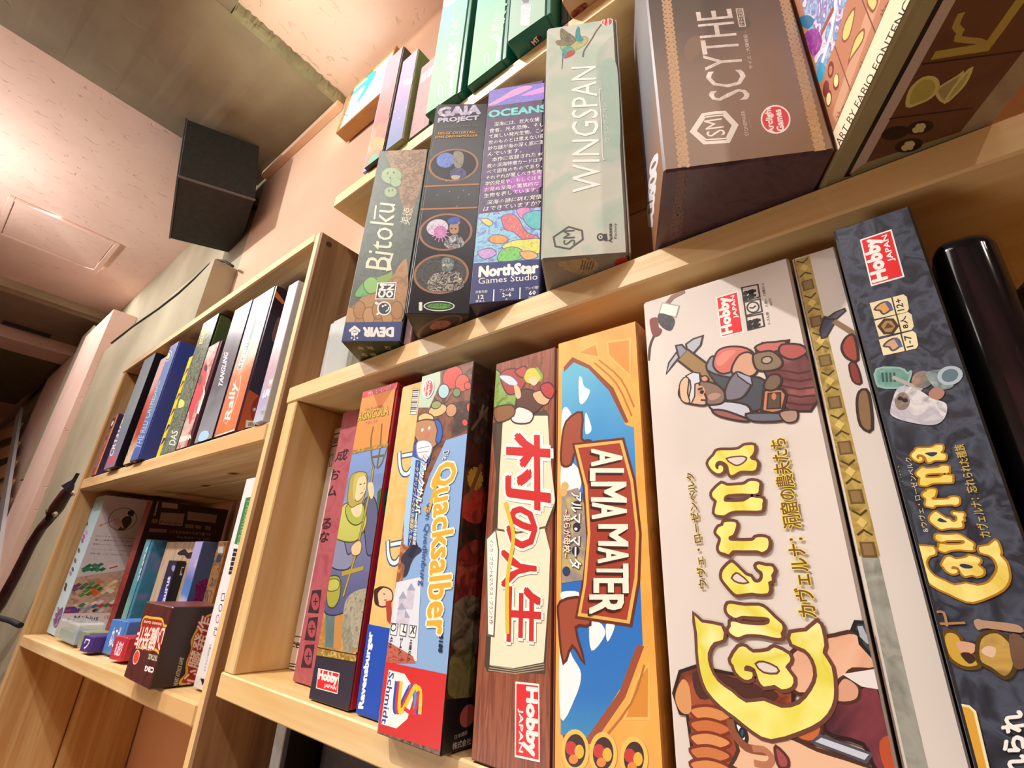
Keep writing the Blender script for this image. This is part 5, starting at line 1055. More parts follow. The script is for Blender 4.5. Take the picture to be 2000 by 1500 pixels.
p.poly(ZH(150, 760, 175, 690, 200, 695, 235, 710, 185, 800, 160, 808), '4c5060', 0, OL, .002); p.poly(ZH(160, 700, 200, 690, 235, 665, 285, 645, 290, 655, 240, 700), '5c606c', 0, OL, .002); p.line(ZH(230, 715, 310, 765, 360, 800), .010, '8c7050')
p.poly(ZH(275, 850, 300, 805, 340, 800, 360, 930, 310, 925, 280, 890), 'a84c3c', 3, OL, .003); p.poly(ZH(315, 960, 350, 955, 380, 1060, 335, 1050), '8c3c34', 3, OL, .002); p.poly(ZH(360, 1180, 375, 1110, 420, 1120, 440, 1320, 380, 1300), '8c6c4c', 3, OL, .003)
p.done()
# --- black cave expansion
ROCK = art(['1c1e28', '2c303c', '464c5c', '1c1e28', '3c4252'], 34, .5, .7, 10)
b = GameBox('board_game_box', 'black rock-patterned game box with shaggy white beast and yellow lettering on the lower shelf', 'board game',
            .020, .955, S2, .118, .72, 1.052, 0, dict(all=ink('1c1c24'), front=ROCK, right=art(['1c1a18', '3c3428', '242028', '5c3428'], 12)), sf=0, bevel=.0012)
p = b.paint('front')
p.poly(ZH(335, 860, 345, 860, 420, 1180, 500, 1560, 480, 1560, 400, 1180), 'a88434'); p.poly(ZI(122, -40, 140, -40, 250, 500, 330, 850, 470, 1520, 445, 1520, 320, 870, 235, 480), 'a88434')
hobby(p, ZH(614, 458)[0], ZH(545, 205)[0], ZH(443, 507)[0])
for (a, d) in (((428, 612), 0), ((455, 712), 1), ((480, 818), 2)):
    x, y = a; q = ZH(x, y, x + 190, y - 50, x + 210, y - 35, x + 222, y + 32, x + 210, y + 50, x + 26, y + 90); p.poly(q, 'e8dab0')
    p.line(ZH(x + 125, y - 33, x + 150, y + 62), .002, '3c342c')
    p.text(('12+', '8人', '1-7')[d], ZH(x + 195, y + 38)[0], ZH(x + 178, y - 28)[0], ZH(x + 158, y + 46)[0], '2c2824', .02)
    if d == 1:
        q = ZH(x + 30, y + 30, x + 60, y - 5, x + 100, y - 5, x + 125, y + 30, x + 100, y + 65, x + 60, y + 68); p.poly(q, 'a8844c', 0, '4c3420', .003); p.poly(ZH(x + 55, y + 45, x + 75, y + 10, x + 110, y + 35), '5c4028')
    else: p.poly(ZH(x + 30, y + 35, x + 60, y + 5, x + 100, y - 5, x + 120, y + 30, x + 80, y + 60, x + 60, y + 40), ['d8a058', 'c8a080'][d // 2], 3, '54484c', .002); p.line(ZH(x + 95, y - 8, x + 125, y + 40), .005, '54608c')
p.poly(ZH(470, 985, 600, 980, 640, 1010, 660, 1000, 620, 1080, 480, 1080), art(['5c8c84', '7ca89c', '3c5c5c'], 30), 3, '8cb4a8', .002)
for k in range(4): p.line(ZH(500 + k * 22, 1005, 505 + k * 22, 1055), .003, '3c5450')
p.line(ZH(560, 1030, 720, 1100), .006, 'a8a8a0'); p.line(ZH(390, 1022, 430, 1015), .008, 'a8b8a0')
p.poly(ZH(665, 1040, 700, 1000, 760, 1000, 790, 1050, 740, 1090, 680, 1080), art(['8c6c5c', 'a88474', '5c6c6c'], 30), 3); p.poly(ZH(750, 1000, 880, 990, 900, 1080, 820, 1100, 770, 1060), art(['7c8c8c', '5c6c70', '9cacac'], 30), 3); p.ell(ZH(880, 1020)[0], ZH(940, 1010)[0], ZH(885, 1065)[0], '5c7480', 20, 'a8b8c0', .005)
p.poly(ZH(760, 1120, 800, 1085, 850, 1110, 830, 1150, 780, 1160), 'a87c6c', 3)
p.poly(ZH(545, 1210, 580, 1100, 640, 1080, 720, 1110, 780, 1150, 860, 1180, 850, 1260, 780, 1300, 640, 1280, 560, 1250), art(['c8c4c8', 'b0acb8', 'd8d4d4', '9c98a4'], 30, .5, 2, 6), 4); p.ell(ZH(612, 1165)[0], ZH(655, 1155)[0], ZH(618, 1215)[0], art(['9c8c80', '746458', 'b8a89c'], 50))
p.dots(ZH(600, 1150, 628, 1160), .004, [ink('2c2424')])
# yellow title
Y2 = art(['e0c84c', 'f0e088', 'd8b838'], 14); EO = 'a87420'
lx0, lx1 = min(t[0] for q, _ in LET for t in q), max(t[0] for q, _ in LET for t in q); lz0, lz1 = min(t[1] for q, _ in LET for t in q), max(t[1] for q, _ in LET for t in q)
tx0, tx1, tz0, tz1 = p.loc(ZI(312, 488)[0])[0], p.loc(ZI(745, 630)[0])[0], p.loc(ZI(575, 752)[0])[1], p.loc(ZI(455, 42)[0])[1]
def fit(t): return (tx0 + (t[0] - lx0) / (lx1 - lx0) * (tx1 - tx0), tz0 + (t[1] - lz0) / (lz1 - lz0) * (tz1 - tz0))
for q, hs in LET:
    q2 = [fit(t) for t in q]; p.lline(q2 + [q2[0]], .005, EO); p.lpoly(q2, Y2)
    for h in hs: p.lpoly([fit(t) for t in h], '2c3450')
p.text('アレックス・ヴィルバー', ZI(308, 430)[0], ZI(240, 112)[0], ZI(282, 436)[0], 'd8cc9c', .0); p.text('&ウヴェ・ローゼンベルク', ZI(378, 436)[0], ZI(296, 98)[0], ZI(350, 440)[0], 'd8cc9c', .0)
p.text('カヴェルナ：忘れられた種族', ZI(660, 460)[0], ZI(535, 40)[0], ZI(610, 462)[0], 'c0a450', .02)
p.line(ZI(350, 800, 400, 798, 445, 800, 460, 860), .003, 'a87c54', 3); p.line(ZI(350, 845, 450, 850, 540, 845), .003, 'a87c54'); p.poly(ZI(580, 840, 600, 828, 630, 835, 760, 850, 800, 870, 790, 890, 640, 870, 600, 878), 'b08c70', 3)
p.poly(ZI(445, 905, 470, 885, 510, 900, 540, 950, 590, 1010, 600, 1040, 540, 1045, 480, 1010, 455, 960), 'c8a03c', 4, '5c4418', .003); p.poly(ZI(500, 935, 540, 930, 590, 945, 580, 980, 530, 985), 'd0a080', 3); p.poly(ZI(520, 985, 560, 980, 590, 1010, 560, 1030), '3c2420', 3)
p.poly(ZI(600, 960, 620, 905, 690, 890, 760, 960, 760, 1050, 720, 1090, 660, 1050, 610, 1020), art(['a8823c', 'c09c50', '7c5c2c'], 20), 4, '4c3818', .003); p.poly(ZI(615, 970, 640, 950, 680, 960, 670, 1000, 630, 990), 'd8b8a0', 3); p.poly(ZI(740, 900, 808, 920, 815, 1040, 760, 1040), art(['5c4434', '7c5c48'], 20), 3)
p.poly(ZI(412, 1195, 560, 1222, 585, 1245, 650, 1520, 470, 1520), 'd8a038'); p.line(ZI(412, 1195, 560, 1222, 585, 1245, 650, 1520), .003, 'e8dcb0')
p.text('拡張セット', ZI(560, 1640)[0], ZI(530, 1260)[0], ZI(500, 1645)[0], '2c2018', .04)
p.text('忘れられ', ZI(830, 1640)[0], ZI(800, 1240)[0], ZI(725, 1650)[0], 'f0eee8', .05)
p.done()
# --- glossy wrapped box
gl_ = ink('0e0d10', .08)
gw = thing('board_game_box', 'glossy black shrink-wrapped game box with rounded edges, last on the lower shelf', 'board game', (.150, .985, S2 + .004))
block('carton', 0, .085, 0, .8, 0, .985, dict(all=gl_, front=art(['0c0b0e', '2c1c20', '100f12', '3a2a28', '0c0c10'], 5, .10, 3, 3, (1, 1, .3))), gw, .009, 5)
block('shrink_wrap', -.003, .092, -.004, .805, -.002, .99, clear('282628', .04, alpha=.06), gw, .011, 5)
GameBox('board_game_box', 'dark brown wrapped game box behind the glossy black one at the right end', 'board game', .245, 1.05, S2, .07, .8, .90, 0, art(['3c2c22', '54402e'], 8, .12), sf=.2, bevel=.004)

# ================================================================== shelf below
b = GameBox('board_game_box', 'grey-white box end under the lower shelf of the bookshelf', 'board game', -2.10, 1.22, S3, .1, .75, 1.05, 0, art(['a8a8a4', 'c0c0bc', '94948f'], 8), sf=.3, traymat=ink('141416'))
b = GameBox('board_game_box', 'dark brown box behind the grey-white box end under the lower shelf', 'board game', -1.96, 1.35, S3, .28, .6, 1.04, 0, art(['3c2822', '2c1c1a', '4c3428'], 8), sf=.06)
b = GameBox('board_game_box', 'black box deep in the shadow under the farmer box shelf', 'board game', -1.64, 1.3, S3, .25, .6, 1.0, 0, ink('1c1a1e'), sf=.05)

# ================================================================== pine bookcase, upper row
def M_(x): return .655
ZU = .655
b = GameBox('board_game_box', 'short orange and purple game box at the far left end of the pine bookcase row', 'board game', -5.60, 1.0, ZU, .16, .6, .57, 0, dict(all=ink('3c2c5c'), front=art(['8c4468', '6c3c74', 'c8683c', '9c5458'], 22), right=art(['3c2c5c', '5c3c6c'], 20)), sf=.0, tray=False)
p = b.paint('front'); p.lpoly([(.115, .005), (.157, .005), (.157, .565), (.115, .565)], 'e0a02c'); p.lpoly([(.02, .44), (.10, .44), (.10, .54), (.02, .54)], '3c2434')
for z in (.49, .3, .2, .1): p.lpoly([(.055 + .03 * math.cos(a), z + .028 * math.sin(a)) for a in [k * .6283 for k in range(10)]], ['f0ece4', '9c7ca0', 'a85c6c', 'c87848'][int(z * 10) % 4])
p.done()
b = GameBox('board_game_box', 'glossy silver-lilac game box with faint lettering and black sides, second in pine bookcase row', 'board game', -5.05, .965, ZU, .30, .8, 1.0, 0, dict(all=ink('15141c', .25), front=grad('9c6c84', '98a0a8', 2, .0, 1.0, .25, ['a88498', '8c8ca8', '8c98a0', 'a0a4a8'], .2), top=ink('8c6c4c')), sf=.0)
p = b.paint('front', 'printed_title'); p.text('CRYSTAL PALACE', ZM(200, 1255)[0], ZM(400, 560)[0], ZM(165, 1250)[0], 'ece4ec', .02); p.poly(ZM(160, 1300, 190, 1250, 225, 1260, 215, 1310, 150, 1330), 'd0606c', 3); p.done()
b = GameBox('board_game_box', 'red and cream game box standing behind the silver-lilac box', 'board game', -4.61, .985, ZU, .20, .8, .90, 0, dict(all=ink('54181c'), front=grad('dcc8a0', 'd8b0b0', 2, .0, .9, .3, ['e0c8a4', 'd8c0a0', 'b8503c', 'b85044', 'c87068'], .2)), sf=.04)
p = b.paint('front'); p.text('ブルーノ', ZM(340, 1270)[0], ZM(470, 830)[0], ZM(310, 1265)[0], '54443c', .0); p.done()
b = GameBox('board_game_box', 'tall royal-blue game box with an oval seal and plain navy side in the pine bookcase', 'board game', -4.392, .970, ZU, .205, .8, .96, 0, dict(all=ink('201e34', .3), front=grad('4c5078', '8090c0', 2, .0, 1.0, .25, ['5c68a8', '5c70b8', '6c84b8', '7c98b4'], .3)), sf=.08, traymat=ink('2c3c8c'))
p = b.paint('front'); p.ell(ZM(742, 275)[0], ZM(775, 262)[0], ZM(735, 325)[0], None, 24, 'ccd4d8', .006); p.ell(ZM(742, 275)[0], ZM(760, 268)[0], ZM(738, 305)[0], 'd0c894')
p.text('THE RED CATHEDRAL', ZM(470, 1180)[0], ZM(665, 520)[0], ZM(420, 1170)[0], 'b8c0d8', .0); p.line(ZM(395, 1240, 480, 1020), .004, 'a8b0c8'); p.done()
b = GameBox('board_game_box', 'thin bright yellow game box between the navy side and the glittering box', 'board game', -4.0, 1.02, ZU, .09, .7, .78, 0, dict(all=ink('e8c41c', .3), front=art(['ecc820', 'f0d030', 'e4bc18'], 10, .3)), sf=0, tray=False)
p = b.paint('front')
for z in (.62, .52, .42, .3, .18, .08): p.lpoly([(.01, z), (.05, z + .02), (.08, z + .05), (.03, z + .06)], '6c5420' if z > .2 else '3c1c5c')
p.done()
SIL = art(['6c7468', '8c9484', '54584c', 'a0a890'], 40, .16, 1.5, 5)
b = GameBox('board_game_box', 'tall glittering olive-black game box with yellow lettering at its top, in pine bookcase row', 'board game', -3.893, 1.01, ZU, .285, .75, 1.04, 0, dict(all=ink('101014', .12), front=SIL), sf=.0)
p = b.paint('front'); p.text('ECLIPSE', ZN(112, 520)[0], ZN(158, 370)[0], ZN(90, 520)[0], 'd8c430', .03); q = ZN(88, 522, 130, 372, 160, 368, 118, 520); p.line(q + [q[0]], .004, 'c8b42c')
p.poly(ZM(840, 780, 860, 700, 900, 720, 890, 770), 'd8d06c', 3); p.text('DAS', ZM(810, 1150)[0], ZM(840, 1010)[0], ZM(750, 1140)[0], 'c8ccc0', .02); p.done()
block('wrapped_edge', .29, .30, .01, .7, .1, 1.02, ink('4c5c34', .1), b.root)
b = GameBox('board_game_box', 'low game box with dancers in red and cream, standing before the tall grey box', 'board game', -3.575, 1.004, ZU, .215, .6, .745, 0, dict(all=ink('5c2c34', .3), front=art(['c8a8a0', 'd8c0b4', 'c07c7c', 'b85c60'], 14, .3)), sf=.16, traymat=ink('54343c', .3))
p = b.paint('front'); p.poly(ZN(100, 760, 140, 700, 165, 720, 150, 840, 130, 960, 60, 1080, 30, 1180, 0, 1260, 0, 1060, 60, 900), 'c84c54', 3); p.poly(ZN(130, 900, 120, 1000, 70, 1130, 90, 1160, 140, 1000), 'f0e4d8', 3); p.ell(ZN(150, 745)[0], ZN(165, 740)[0], ZN(150, 775)[0], '3c2420'); p.ell(ZN(95, 850)[0], ZN(120, 845)[0], ZN(92, 900)[0], '8c4c40')
p.text('GEISHA', ZM(845, 1118)[0], ZM(965, 1085)[0], ZM(850, 1075)[0], 'f4ecd8', .06); p.done()
b = GameBox('board_game_box', 'tall mirror-grey game box with white capital letters and black side', 'board game', -3.268, 1.0, ZU, .275, .8, .94, 0, dict(all=ink('0e0e14', .2), front=grad('6c7078', '8c8a94', 2, .0, .95, .16, ['9c9ca4', '8c8c92', '706c74', '7c7880'], .2)), sf=.06, traymat=ink('1c1c3c', .2))
p = b.paint('front'); p.text('TANGLING', ZN(300, 920)[0], ZN(355, 605)[0], ZN(265, 905)[0], 'e8e8ec', .02); p.poly(ZN(80, 1400, 110, 1330, 165, 1320, 175, 1370, 120, 1420), 'a8c8e8', 3); p.ell(ZN(400, 320)[0], ZN(425, 310)[0], ZN(398, 370)[0], None, 20, 'b0b0b8', .004); p.done()
b = GameBox('board_game_box', 'orange and pale blue game box with outlined script lettering and navy side with orange corner', 'board game', -2.985, 1.0, ZU, .295, .75, .93, 0, dict(all=ink('2c2038', .3), front=grad('88a0b4', 'f4ece8', 2, .0, .95, .18, ['c87848', 'd88058', 'dc8060', 'e0906c', 'ecc8b8'], .25), right=grad('b85424', '3c6480', 2, .02, .93, .3, ['b85424', '2c3c64', '343058', '3c4c74', '3c5474'], .08)), sf=.08, traymat=ink('2c1c30', .25))
p = b.paint('front')
for a, c_ in (((460, 740, 480, 680, 520, 560, 575, 400, 600, 300), 'f4e8dc'), ((330, 1230, 380, 1120, 430, 960, 445, 850), 'ecc8b8')):
    p.line(ZN(*a), .07, c_, 3); p.line(ZN(*a), .055, '7c8c8c' if a[0] == 460 else 'c07858', 3)
p.text('Steampunk', ZN(490, 740)[0], ZN(600, 320)[0], ZN(450, 720)[0], 'f4e8dc', .02); p.text('Rally', ZN(390, 1220)[0], ZN(455, 880)[0], ZN(320, 1210)[0], 'f0dcd0', .02)
p.line(ZN(240, 1370, 410, 1310), .008, 'f4ecec'); p.done()
p = b.paint('right'); p.poly(ZN(545, 940, 640, 1000, 600, 1260, 430, 1330, 470, 1150), 'b8501c'); p.poly(ZN(775, 10, 880, 150, 850, 160, 770, 80), 'd8803c'); p.poly(ZN(640, 1010, 610, 1240, 560, 1180, 580, 1060), '8c2c20', 3); p.text('10', ZN(582, 1140)[0], ZN(605, 1135)[0], ZN(582, 1112)[0], WHT, .04)
q = ZN(520, 1220, 600, 1232, 595, 1280, 510, 1290); p.poly(q, 'e8e0d8'); 
for k in range(6): p.line(ZN(545 + k * 9, 1240, 540 + k * 9, 1275), .003, '201c1c')
p.poly(ZN(760, 420, 800, 300, 830, 290, 810, 480, 760, 500), '7c5048', 3); p.done()
b = GameBox('board_game_box', 'glossy white and pale violet game box at the right end of the pine bookcase row', 'board game', -2.475, .985, ZU, .105, .8, .83, 0, dict(all=ink('c8ccd8', .2), front=grad('b0b4bc', 'e8e8f0', 2, .0, .85, .2, ['c0c8d0', 'b0a8cc', 'c8a8b0', 'd8c8d0'], .25)), sf=0, tray=False)
p = b.paint('front'); p.poly(ZN(725, 850, 815, 810, 812, 880, 720, 915), 'd89c9c'); p.text('MARVEL', ZN(730, 895)[0], ZN(812, 862)[0], ZN(735, 858)[0], WHT, .05); p.text('UNITED', ZN(665, 1020)[0], ZN(808, 965)[0], ZN(690, 950)[0], WHT, .06, '5c94b8', .04); p.text('CMON', ZN(650, 1175)[0], ZN(690, 1160)[0], ZN(652, 1140)[0], 'b08c6c', .02); p.done()
# ---------------------------------------------------------------- pine bookcase, lowest bay
zb = SB(-5.48)
b = GameBox('board_game_box', 'white and pale blue game box with coloured tiles on its cover, in the lowest bay', 'board game', -5.79, 1.13, zb + .004, .31, .62, 1.115, 0, dict(all=ink('a8c4d0'), front=grad('a8c8d8', '9cbcc8', 2, 0, 1.1, .4, ['c0dce4', 'b8d4dc'], .1), right=art(['ccc4cc', 'd4ccd2', 'c8c0ca'], 5), top=ink('8c2c30')), sf=0)
p = b.paint('right')
p.poly(ZO(240, 1080, 330, 840, 850, 760, 730, 1180, 210, 1210), art(['b08878', 'c8a898', '98706c'], 14))
p.ell(ZO(800, 270)[0], ZO(935, 262)[0], ZO(795, 380)[0], None, 36, '8c8080', .008); p.poly(ZO(780, 340, 800, 260, 870, 240, 885, 300, 820, 370, 750, 375), '4c3830', 3); p.poly(ZO(845, 210, 865, 185, 910, 190, 900, 240, 860, 235), '2c2428', 3); p.poly(ZO(715, 280, 770, 260, 800, 330, 810, 365, 770, 340, 730, 320), 'd8a8b0', 3); p.line(ZO(575, 330, 720, 275), .005, '7c5c4c'); p.poly(ZO(565, 335, 590, 315, 605, 325, 590, 342), 'd88c4c', 3)
p.text('エルフとオウムはスタイル抜群', ZO(535, 440)[0], ZO(925, 468)[0], ZO(540, 424)[0], '3c3840', .01, res=1); p.text('美しい模様を作れ、最大得点を', ZO(528, 480)[0], ZO(905, 498)[0], ZO(530, 464)[0], '3c3840', .01, res=1); p.text('製品の一つです、この中で最も優秀', ZO(510, 520)[0], ZO(895, 540)[0], ZO(512, 504)[0], '3c3840', .01, res=1)
p.text('プレーヤーは、エルフィスタ最大こね', ZO(495, 568)[0], ZO(875, 588)[0], ZO(498, 555)[0], '3c3840', .01, res=1); p.text('装飾の美しいタイル製品を作り、完成', ZO(478, 610)[0], ZO(880, 630)[0], ZO(480, 596)[0], '3c3840', .01, res=1)
def tiles(pts, cols, r=.018):
    for i in range(0, len(pts), 2):
        c = p.loc(ZO(pts[i], pts[i + 1])[0]); p.lpoly([(c[0] - r * 1.4, c[1] - r * .3), (c[0], c[1] + r), (c[0] + r * 1.4, c[1] + r * .3), (c[0], c[1] - r)], cols[(i // 2) % len(cols)]); p.layer -= 1
    p.layer += 1
tiles((430, 750, 470, 725, 465, 760, 520, 720, 505, 760, 540, 745, 580, 715, 600, 760, 555, 765, 430, 770), ['2c7c54', '246c48', '3c8c64'])
tiles((435, 910, 400, 940, 500, 900, 520, 940, 470, 940, 440, 970, 545, 920, 575, 950, 400, 1010, 470, 1000, 500, 980), ['4c7c3c', '3c6c34', '5c8c48']); tiles((570, 885, 510, 965, 545, 985, 530, 1000), ['dc6c34', 'd85c28']); tiles((640, 940, 690, 870, 720, 880, 680, 905, 730, 910, 660, 960, 700, 940, 740, 965, 690, 975, 610, 985), ['e8c8a0', 'dca05c', 'e8dcc8']); tiles((360, 915, 330, 955, 310, 930), ['6c3c64', '7c4870'])
tiles((440, 1100, 400, 1110, 330, 1115, 460, 1140, 520, 1090, 520, 1120, 580, 1078, 585, 1115, 590, 1160, 640, 1110, 500, 1165, 380, 1150, 700, 1080, 530, 1160, 350, 1160, 690, 1110), ['c8ccd8', '3c7c5c', 'd8c49c', '7c8cb8', 'e8e0d4', '3c6c94', 'dcdce4', 'b83c4c'])
p.poly(ZO(205, 1150, 320, 1120, 370, 1180, 220, 1190), '5c3c94', 3); p.poly(ZO(225, 1160, 290, 1150, 290, 1168, 230, 1175), 'b83c54', 3)
p.poly(ZO(650, 725, 760, 705, 770, 740, 655, 770), 'ead8cc'); p.line(ZO(670, 750, 750, 728), .012, 'a84c4c')
p.poly(ZO(225, 1190, 690, 1185, 655, 1330, 165, 1330), 'dcd2dc'); p.text('Möbius', ZO(310, 1268)[0], ZO(552, 1264)[0], ZO(330, 1212)[0], '4c4894', .02); p.poly(ZO(262, 1240, 290, 1235, 270, 1270, 320, 1268, 318, 1276, 248, 1278), '34308c'); p.line(ZO(250, 1277, 555, 1273), .007, '34308c'); p.text('メビウスゲームズ', ZO(262, 1315)[0], ZO(515, 1308)[0], ZO(268, 1294)[0], '3c3840', .02); p.text('CE', ZO(612, 1242)[0], ZO(660, 1242)[0], ZO(620, 1212)[0], '3c3840', .0)
p.done()
p = b.paint('front')
for x, y, c in ((448, 310, '3c3c64'), (420, 440, 'a85ca8'), (445, 400, 'c088c8'), (405, 480, '8c4c9c'), (370, 575, '54546c'), (335, 675, '7c4c4c'), (310, 760, '54546c'), (290, 800, 'a87ca8'), (245, 915, '3c3c44'), (235, 950, '3c3c44'), (170, 1150, 'a87c8c'), (150, 1210, '6c4c7c'), (130, 1260, '8c6c9c')):
    (c0,), (c1,), (c2,) = ZO(x, y), ZO(x + 12, y), ZO(x, y + 26); p.ell(c0, c1, c2, c, 10)
p.poly(ZO(120, 1300, 160, 1180, 215, 1130, 200, 1220, 150, 1330), art(['8c5c74', '5c3c7c', 'b090a0'], 30), 3); p.done()
b = GameBox('board_game_box', 'dark maroon game box with boxed text panels on its side, deep in the lowest bay', 'board game', -5.11, 1.35, SB(-4.95), .14, .62, 1.06, 0, dict(all=ink('3c1418'), front=art(['7c2420', '942c24', '6c1c1c', 'a84430'], 14), right=ink('351c20')), sf=0)
p = b.paint('right')
q = ZP(175, 90, 240, 110, 215, 280, 155, 270); p.poly(q, '1c1418'); p.text('Domino', ZP(196, 270)[0], ZP(230, 115)[0], ZP(170, 268)[0], 'd8ccc0', .03)
for q_, c in (((270, 120, 450, 135, 440, 195, 265, 180), 'b89c90'), ((258, 235, 525, 250, 495, 390, 228, 370), 'a88c84'), ((560, 225, 890, 265, 870, 355, 550, 320), 'a08880'), ((130, 415, 325, 425, 320, 465, 115, 455), 'a06c74'), ((530, 365, 630, 375, 625, 418, 525, 408), '8c7470'), ((645, 375, 710, 385, 705, 425, 640, 415), '8c7470'), ((755, 385, 820, 395, 815, 440, 752, 430), '8c7470'), ((155, 305, 225, 312, 215, 360, 145, 355), '7c7050')): p.poly(ZP(*q_), c)
p.text('ゲーリーピー', ZP(240, 362)[0], ZP(485, 382)[0], ZP(246, 322)[0], '2c1c1c', .03); p.text('こどもからおとなまで遊べる', ZP(345, 465)[0], ZP(815, 500)[0], ZP(348, 432)[0], 'b8a060', .02); p.text('みんなのゲーム 10才', ZP(430, 525)[0], ZP(800, 552)[0], ZP(434, 495)[0], 'a08c70', .02); p.done()
GameBox('board_game_box', 'plain black box behind the maroon box in the lowest bay', 'board game', -3.75, 1.72, SB(-3.2), .5, .28, .98, 0, ink('1a1416'), sf=.05)
zc = SB(-4.4)
b = GameBox('board_game_box', 'slim teal and lime game box in front of the maroon box', 'board game', -4.64, 1.3, zc, .16, .4, .72, 0, dict(all=ink('1c4c5c'), front=grad('a8b06c', '5c94a0', 2, 0, .72, .4, ['98b078', '8cb090', '4c8c9c'], .3)), sf=.3, traymat=art(['2c6c8c', '3c7c9c', '8c6c9c'], 10))
p = b.paint('front')
for x, y in ((100, 640), (75, 720), (60, 790), (30, 880), (10, 960)): p.dots(ZP(x, y, x - 12, y + 30), .012, [ink('e0e4d8')])
p.done()
b = GameBox('board_game_box', 'weathered tan game box with a dark ink bird, beside the slim teal box', 'board game', -4.30, 1.34, SB(-3.65), .62, .25, .68, 0, dict(all=ink('a88c70'), front=art(['ac9078', 'bca48c', '9c8068', 'b4a898'], 6, .5, 1, 5, (6, 1, .8))), sf=.04)
p = b.paint('front'); p.poly(ZP(440, 700, 470, 670, 530, 650, 560, 690, 620, 680, 660, 720, 560, 760, 520, 720, 470, 720), '2c2024', 3); p.done()
b = GameBox('board_game_box', 'small indigo and black game box with chunky white letters', 'board game', -3.97, 1.28, SB(-3.8), .15, .055, .56, 0, dict(all=ink('14141c'), front=grad('4c54a0', '2c2c44', 2, 0, .56, .3, ['6c74b8', '3c4090'], .2)), sf=0)
p = b.paint('front'); p.text('saurus', ZP(288, 1290)[0], ZP(365, 960)[0], ZP(262, 1290)[0], 'c8ccec', .04); p.ell(ZP(398, 865)[0], ZP(422, 865)[0], ZP(395, 905)[0], '8c8cac', 16, '2c2c44', .004); p.done()
p = b.paint('right'); p.text('aurs', ZP(470, 1300)[0], ZP(545, 1030)[0], ZP(410, 1290)[0], 'dcdce0', .06); p.poly(ZP(490, 850, 620, 850, 600, 945, 465, 945), 'c8c0b4')
for x in (490, 535, 580): p.poly(ZP(x, 862, x + 32, 862, x + 24, 925, x - 8, 925), '2c2828')
p.done()
b = GameBox('board_game_box', 'blue game box with a flame-orange foot and a magenta creature on its side', 'board game', -3.58, 1.27, SB(-3.43), .125, .32, .67, 0, dict(all=ink('34507c'), front=grad('d8743c', 'a098c8', 2, .25, .67, .4, ['e0c8b8', '4c78b8', '4c70b0', '9c90c0'], .12), right=grad('c86438', '4c5c84', 2, .2, .67, .4, ['8c2c74', '5c3c84', '3c5490'], .3)), sf=0)
p = b.paint('front'); p.poly(ZP(640, 800, 660, 760, 730, 760, 720, 850, 670, 868, 632, 850), 'b8a0c0', 3); p.done()
p = b.paint('right'); p.poly(ZP(650, 1050, 720, 1000, 790, 990, 770, 1180, 700, 1260, 600, 1290, 640, 1180), art(['8c1c74', '5c1048', 'b0348c'], 40), 3); p.done()
b = GameBox('board_game_box', 'small orange-brown game box with a dark figure strip, right of the magenta creature', 'board game', -3.255, 1.28, SB(-3.1), .12, .3, .66, 0, dict(all=ink('9c5c24'), front=art(['6c4c30', '8c6438', '3c3438', 'a87840'], 16), right=art(['b07030', '9c5c24'], 10)), sf=0)
p = b.paint('front'); p.poly(ZP(905, 620, 960, 620, 955, 695, 895, 690), 'a8a4a0'); p.poly(ZP(890, 720, 930, 710, 930, 780, 880, 800), '2c3444', 3); p.line(ZP(1000, 590, 1000, 640, 900, 1290), .012, 'a8682c', 2); p.done()
b = GameBox('board_game_box', 'tall white box with green label, bar code and safety marks, right side of lowest bay', 'board game', -2.62, 1.085, SB(-2.35), .26, .6, .93, 0, dict(all=ink('d8d4d4'), front=ink('dcd8d8'), left=ink('c8c4c0')), sf=0)
p = b.paint('front')
p.poly(ZP(1215, 70, 1272, 60, 1140, 600, 1082, 590), '3c7844'); p.text('Majiwari', ZP(1150, 590)[0], ZP(1262, 100)[0], ZP(1110, 590)[0], '8cb08c', .0)
for k in range(16):
    t = k / 15; p.line(ZP(1075 - 55 * t, 655 + 265 * t, 1122 - 55 * t, 658 + 265 * t), .004 if k % 3 else .010, '2c2828')
q = ZP(945, 1150, 978, 1152, 965, 1230, 932, 1228); p.line(q + [q[0]], .004, '2c2c34'); p.ell(ZP(928, 1310)[0], ZP(946, 1310)[0], ZP(924, 1350)[0], None, 18, '2c2c34', .004); p.ell(ZP(895, 1435)[0], ZP(913, 1435)[0], ZP(891, 1480)[0], None, 18, 'a8545c', .004)
p.text('CE', ZQ(1810, 440)[0], ZQ(1832, 345)[0], ZQ(1768, 430)[0], '2c2c34', .0); p.text('おもちゃの説明書き', ZQ(1690, 800)[0], ZQ(1755, 520)[0], ZQ(1672, 790)[0], '8c8c98', .0, res=1); p.poly(ZQ(1640, 870, 1680, 880, 1660, 940, 1650, 900), '1c1c20', 3)
p.poly(ZQ(1600, 985, 1670, 1000, 1660, 1055, 1585, 1040), '1c8c9c'); p.done()
